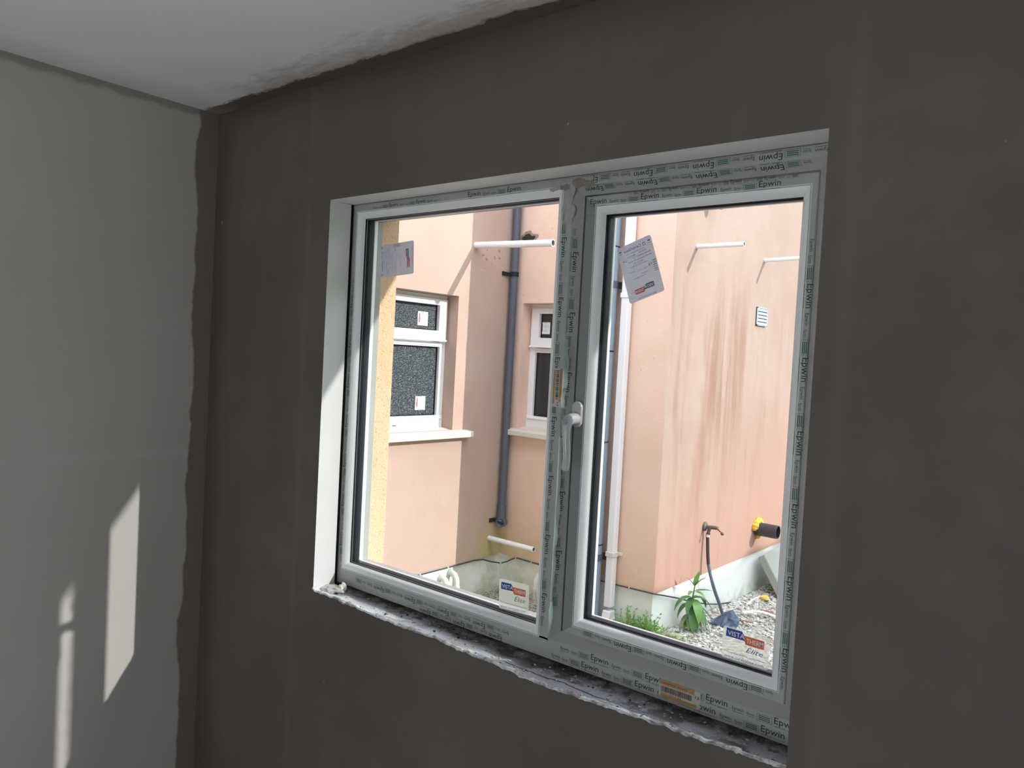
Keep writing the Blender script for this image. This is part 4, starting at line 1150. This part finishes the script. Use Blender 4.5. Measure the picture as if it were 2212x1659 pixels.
# leaning slab
p_ = MB(); c0 = Vector((XC + .012, 3.02, -1.078)); dn = Vector((.150, -.020, -.215)); al = Vector((0.03, .50, .03)); nn = al.cross(dn).normalized() * .048
vv = [c0, c0 + al, c0 + al + dn, c0 + dn]; vv = [Vector(q) for q in vv]; vv += [q - nn if nn.x < 0 else q + nn for q in vv]
p_.mesh(vv, [(0, 1, 2, 3), (7, 6, 5, 4), (0, 4, 5, 1), (1, 5, 6, 2), (2, 6, 7, 3), (3, 7, 4, 0)], 'slab')
tag(p_.build('paving_slab', bevel=.006), 'grey-green concrete paving slab leaning on the bright plinth', 'slab')

# ---- ground
def gz(x, y): return ZG - .028 * (max(y, 1.3) - 1.85) + .010 * noise.noise(Vector((x * 2.2, y * 2.2, 0)))
w = MB(); NXg, NYg = 50, 60
vv = []
for i in range(NXg + 1):
    for j in range(NYg + 1):
        x = -.30 + 6.3 * (i / NXg) ** 1.6; y = YO + 5.9 * (j / NYg) ** 1.2
        vv.append((x, y, gz(x, y)))
ff = [(i * (NYg + 1) + j, (i + 1) * (NYg + 1) + j, (i + 1) * (NYg + 1) + j + 1, i * (NYg + 1) + j + 1) for i in range(NXg) for j in range(NYg)]
w.mesh(vv, ff, 'soil')
tag(w.build('ground', smooth=True), 'gravelly ground of the courtyard', 'ground', kind='structure')
w = MB(); w.box((-14, 6.15, -1.5), (20, 20, -1.32), 'yard'); w.box((6.0, YO, -1.5), (20, 6.15, -1.32), 'yard')
tag(w.build('ground_yard'), 'open gravel yard beyond the courtyard', 'ground', kind='structure')
w = MB(); w.box((-10, -20, ZF - .25), (14, YBK - .25, ZF - .08), 'patio')
tag(w.build('ground_rear'), 'open yard behind the house', 'ground', kind='structure')
# unseen hedges out to the side; the near one added to shade the streaked wall
def hedge(P, n, L, label, top):
    w = MB(); vv = []
    prof = [(-.45, -1.35), (-.55, -.6), (-.5, .3), (-.38, top - .37), (-.15, top), (.15, top), (.38, top - .37), (.5, .3), (.55, -.6), (.45, -1.35)]
    for i in range(n + 1):
        q = L * i / n
        for (d, z) in prof:
            k = 1 + .25 * noise.noise(Vector((d * 2.5, q * 2.3, z * 2.5)))
            c = P(q, d * k + .08 * noise.noise(Vector((q * 5, z * 5, d))))
            vv.append((c[0], c[1], z + .10 * noise.noise(Vector((q * 3.1, d * 3, 4))) * (1 if z > 0 else 0)))
    nP = len(prof)
    ff = [(i * nP + j, (i + 1) * nP + j, (i + 1) * nP + j + 1, i * nP + j + 1) for i in range(n) for j in range(nP - 1)]
    w.mesh(vv, ff, 'leaf'); return tag(w.build('hedge', smooth=True), label, 'hedge')
hedge(lambda q, d: (5.6 + d, .6 + q), 60, 9.0, 'unseen green hedge added across the yard to shade the streaked wall', 1.42)
hedge(lambda q, d: (.2 + q, 10.6 + d), 40, 6.0, 'clipped green hedge closing the far end of the yard', 1.3)
# pebbles: low-poly stones bedded in the surface
bm = bmesh.new(); bmesh.ops.create_icosphere(bm, subdivisions=1, radius=1.0)
ICO_V = [v.co.copy() for v in bm.verts]; ICO_F = [tuple(v.index for v in f.verts) for f in bm.faces]; bm.free()
def pebbles(n, fx, fy, r0, r1, seed):
    rr = random.Random(seed); V, F, MI = [], [], []
    k = 0
    while k < n:
        x, y = fx(rr), fy(rr)
        if (x < XC + .004 and y > YB) or x < XA + .01: continue
        r = r0 + (r1 - r0) * rr.random() ** 2
        sx, sy, sz = r * rr.uniform(.8, 1.35), r * rr.uniform(.7, 1.1), r * rr.uniform(.45, .8)
        a = rr.uniform(0, 6.28); ca, sa = math.cos(a), math.sin(a); tl = rr.uniform(-.5, .5)
        b = len(V); z = gz(x, y) + r * .30
        for v in ICO_V:
            j = 1 + rr.uniform(-.12, .12)
            px_, py_, pz_ = v.x * sx * j, v.y * sy * j, v.z * sz * j + v.x * sx * tl
            V.append((x + px_ * ca - py_ * sa, y + px_ * sa + py_ * ca, z + pz_))
        F += [tuple(b + i for i in f) for f in ICO_F]
        MI += [rr.choices(range(5), (5, 4, 2, 1, 1.2))[0]] * len(ICO_F)
        k += 1
    return V, F, MI
V, F, MI = pebbles(9000, lambda r: XC + .9 * r.random() ** 1.5, lambda r: 1.75 + 1.9 * r.random(), .0045, .012, 1)
for a_ in (pebbles(2500, lambda r: r.uniform(XA, XC + .5), lambda r: r.uniform(1.1, 1.84), .0045, .012, 2), pebbles(1500, lambda r: r.uniform(1.1, 2.6), lambda r: r.uniform(1.2, 3.6), .008, .02, 3)):
    b = len(V); V += a_[0]; F += [tuple(b + i for i in f) for f in a_[1]]; MI += a_[2]
me = bpy.data.meshes.new('gravel'); me.from_pydata(V, [], F)
for m in PEB: me.materials.append(m)
me.polygons.foreach_set('material_index', MI)
g = bpy.data.objects.new('gravel', me); COL.objects.link(g)
tag(g, 'pale mixed gravel covering the courtyard ground', 'gravel', kind='stuff')

mb = MB(); mb.blob((.745, 1.875, -1.232), .035, 'rock', 3, .25, 3, (1.3, 1, .6))
tag(mb.build('stone', smooth=True), 'large mossy stone in the gravel near the plant', 'stone')
mb = MB(); mb.blob((.760, 2.90, -1.262), .020, 'foam', 2, .3, 6, (1.5, 1, .8))
tag(mb.build('foam_scrap', smooth=True), 'scrap of yellow foam lying on the gravel by the slab', 'foam')
# dark blue plastic
mb = MB(); NS = 9; vv = []
for i in range(NS + 1):
    for j in range(NS + 1):
        a, b = i / NS, j / NS
        x = .735 + .135 * a; y = 2.235 + .120 * b
        d = max(0, 1 - math.hypot(a - .62, (b - .55)) * 1.9)
        z = gz(x, y) + .012 + .068 * d ** .8 + .012 * noise.noise(Vector((a * 5, b * 5, 2)))
        vv.append((x + .01 * noise.noise(Vector((a * 4, b * 4, 9))), y + .02 * noise.noise(Vector((a * 4, b * 4, 5))), z))
ff = [(i * (NS + 1) + j, (i + 1) * (NS + 1) + j, (i + 1) * (NS + 1) + j + 1, i * (NS + 1) + j + 1) for i in range(NS) for j in range(NS)]
mb.mesh(vv, ff, 'sack'); tag(mb.build('plastic_sack'), 'crumpled dark blue plastic at the foot of the hose', 'plastic bag')
# white plastic straps and reddish sticks
def strand(name, pts, r, m, label, cat, group=None, ell=.4):
    mb = MB(); mb.sweep([(a, b, gz(a, b) + .018 + c) for a, b, c in pts], r, m, 6, ell=ell)
    return tag(mb.build(name, smooth=True), label, cat, group)
strand('plastic_strap', [(.758, 2.655, .004), (.762, 2.74, .022), (.768, 2.81, .026), (.800, 2.825, .022), (.835, 2.80, .010), (.872, 2.77, .004)], .0045, 'strap', 'thin curling white plastic strap on the gravel near the slab', 'strap')
strand('plastic_strip', [(.800, 2.500, .004), (.840, 2.545, .012), (.880, 2.565, .014), (.97, 2.555, .010), (1.05, 2.55, .006)], .013, 'strap', 'wide white plastic strip lying on the gravel by the window frame', 'strap', None, .25)
for i, (a, b, l, an, lb) in enumerate(((.835, 2.32, .09, .6, 'reddish stick lying beside the blue plastic'), (.85, 2.62, .10, -.3, 'reddish stick lying under the white strip'), (.90, 2.76, .12, .2, 'reddish stick lying past the white strap'))):
    strand('stick', [(a, b, .006), (a + l * .5 * math.cos(an), b + l * .5 * math.sin(an), .012), (a + l * math.cos(an), b + l * math.sin(an), .006)], .005, 'rust_stick', lb, 'stick', None, .8)

# ---- leafy plant
def leaf_mesh(mb, base, direction, L, Wd, droop, m, fold=.25):
    base = Vector(base); d = Vector(direction).normalized(); n = 8
    side = d.cross(Vector((0, 0, 1)))
    side = side.normalized() if side.length > 1e-3 else Vector((1, 0, 0))
    pts = []; p = base.copy(); dd = d.copy(); vv = []
    for i in range(n + 1):
        k = i / n; wdt = Wd * math.sin(math.pi * (k ** .75) * .97 + .03) * (1 if k < .98 else .1)
        upv = side.cross(dd).normalized()
        vv += [p - side * wdt * .5 + upv * fold * wdt * .5, p - upv * .0, p + side * wdt * .5 + upv * fold * wdt * .5]
        dd = (dd + Vector((0, 0, -droop / n))).normalized(); p = p + dd * (L / n)
    ff = []
    for i in range(n):
        for j in range(2): ff.append((i * 3 + j, i * 3 + j + 1, (i + 1) * 3 + j + 1, (i + 1) * 3 + j))
    mb.mesh(vv, ff, m)
pl = thing('leafy_plant', (.712, 2.09, -1.25), 'green weed with long drooping leaves growing against the bright plinth', 'plant')
mb = MB(); mb.sweep([(.712, 2.09, -1.255), (.710, 2.092, -1.18), (.715, 2.094, -1.10), (.722, 2.096, -1.04)], [.006, .005, .004, .003], 'stem', 8); mb.build('stem', pl, smooth=True)
rr = random.Random(21)
cr = Vector((.77, .64, 0)); cf = Vector((.64, -.77, 0))   # across and towards the window
def leaf(z, ang, el, L, Wd, droop, m):
    mb = MB(); b = Vector((.712 + .01 * (z + 1.25) / .2, 2.092, z))
    d = cr * math.cos(ang) * math.cos(el) + cf * math.sin(ang) * math.cos(el) + Vector((0, 0, math.sin(el)))
    leaf_mesh(mb, b, d, L * 1.05, Wd * 1.35, droop, m); mb.build('leaf', pl, smooth=True)
for z, ang, el, L, Wd, dr, m in (
    (-1.045, 1.2, 1.25, .085, .022, .5, 'leaf_light'), (-1.045, .2, 1.0, .080, .020, .7, 'leaf_light'), (-1.045, 2.9, 1.0, .070, .018, .6, 'leaf_light'), (-1.04, -.9, 1.1, .075, .018, .4, 'leaf_light'),
    (-1.065, .1, .25, .085, .018, .3, 'leaf'), (-1.07, .9, .45, .07, .018, 1.2, 'leaf_light'), (-1.07, 2.2, .5, .07, .018, 1.0, 'leaf_light'),
    (-1.10, .1, .6, .13, .030, 2.6, 'leaf'), (-1.10, 3.0, .55, .12, .030, 2.4, 'leaf'), (-1.105, 1.4, .3, .13, .034, 2.8, 'leaf_light'), (-1.10, 2.2, .4, .10, .026, 2.6, 'leaf'), (-1.10, -.6, .5, .12, .026, 2.2, 'leaf'),
    (-1.13, 3.1, .35, .105, .034, 2.6, 'leaf'), (-1.13, 1.7, -.2, .14, .034, 2.4, 'leaf'), (-1.13, .8, .1, .13, .026, 2.4, 'leaf'), (-1.135, .25, .2, .14, .022, 2.0, 'leaf'),
    (-1.17, .5, .15, .10, .020, 2.2, 'leaf_dry'), (-1.17, 1.2, .05, .09, .022, 2.4, 'leaf'), (-1.175, 2.0, .0, .09, .024, 2.2, 'leaf_dry'), (-1.175, 2.7, .1, .10, .022, 2.2, 'leaf_dry'),
    (-1.18, -.1, .3, .10, .016, 1.8, 'leaf'), (-1.19, .8, .2, .09, .018, 2.0, 'leaf_dry'), (-1.19, 1.5, .1, .08, .02, 2.2, 'leaf'), (-1.20, 2.4, .2, .08, .018, 2.0, 'leaf'), (-1.20, .2, .3, .09, .016, 1.8, 'leaf_dry')):
    leaf(z, ang, el, L, Wd, dr, m)
# ferny weed in front of the shaded plinth
fw_ = thing('ferny_weed', (.60, 1.79, -1.25), 'low feathery green weed below the corner of the shaded plinth', 'plant')
mb = MB(); rr = random.Random(5)
def sprig(mb, b, d, L, depth=0):
    p = Vector(b); d = Vector(d).normalized(); pts = [p.copy()]
    for i in range(6):
        d = (d + Vector((rr.uniform(-.2, .2), rr.uniform(-.2, .2), rr.uniform(-.25, .08)))).normalized(); p = p + d * L / 6; pts.append(p.copy())
    mb.sweep(pts, [.0012] * 6 + [.0005], 'fern', 3, cap=False)
    for q in pts[1:]:
        for _ in range(5):
            e = (d + Vector((rr.uniform(-1, 1), rr.uniform(-1, 1), rr.uniform(-.4, .8)))).normalized() * .016
            s_ = e.cross(Vector((rr.random(), rr.random(), 1))).normalized() * .0022
            mb.face([q, q + e * .5 + s_, q + e, q + e * .5 - s_], 'fern')
for i in range(120):
    x = .53 + .15 * rr.random(); y = 1.73 + .09 * rr.random()
    sprig(mb, (x, y, gz(x, y)), (rr.uniform(-.7, .8), rr.uniform(-.6, .5), rr.uniform(.5, 1.2)), rr.uniform(.06, .14))
for i in range(5):
    sprig(mb, (.62, 1.80, -1.235), (.9, .45, .25 + .1 * i), .14 + .02 * i)
tag(mb.build('foliage', fw_), kind='stuff')
# dry twigs in the corner
mb = MB(); rr = random.Random(31)
for i in range(90):
    x = -.20 + .30 * rr.random(); y = 1.60 + .19 * rr.random(); a = rr.uniform(0, 3.14); l = rr.uniform(.08, .2)
    z = gz(x, y) + .012
    dx, dy = l * math.cos(a) * .5, l * math.sin(a) * .35
    mb.sweep([(x - dx, min(y - dy, 1.83), z), (x, y, z + rr.uniform(.01, .06)), (x + dx, min(y + dy, 1.835), z + rr.uniform(0, .02))], .0016, 'twig', 4, cap=False)
tag(mb.build('dry_twigs'), 'loose heap of dry grey twigs in the algae corner', 'twigs', kind='stuff')

# ---- repeats of one kind share a group
for o in bpy.data.objects:
    if o.parent is None:
        g = {'overflow_pipe': 'white pipe stubs on the courtyard walls', 'drain_bend': 'painted pipe bends on the plinths', 'glass_sticker': 'clear logo stickers on the panes',
             'glass_label': 'grey paper labels on the panes', 'barcode_label': 'barcode labels on the window frame', 'window_label': 'white labels on the courtyard windows',
             'stick': 'reddish sticks on the gravel', 'hedge': 'hedges around the yard'}.get(o.name.split('.')[0])
        if g: o['group'] = g
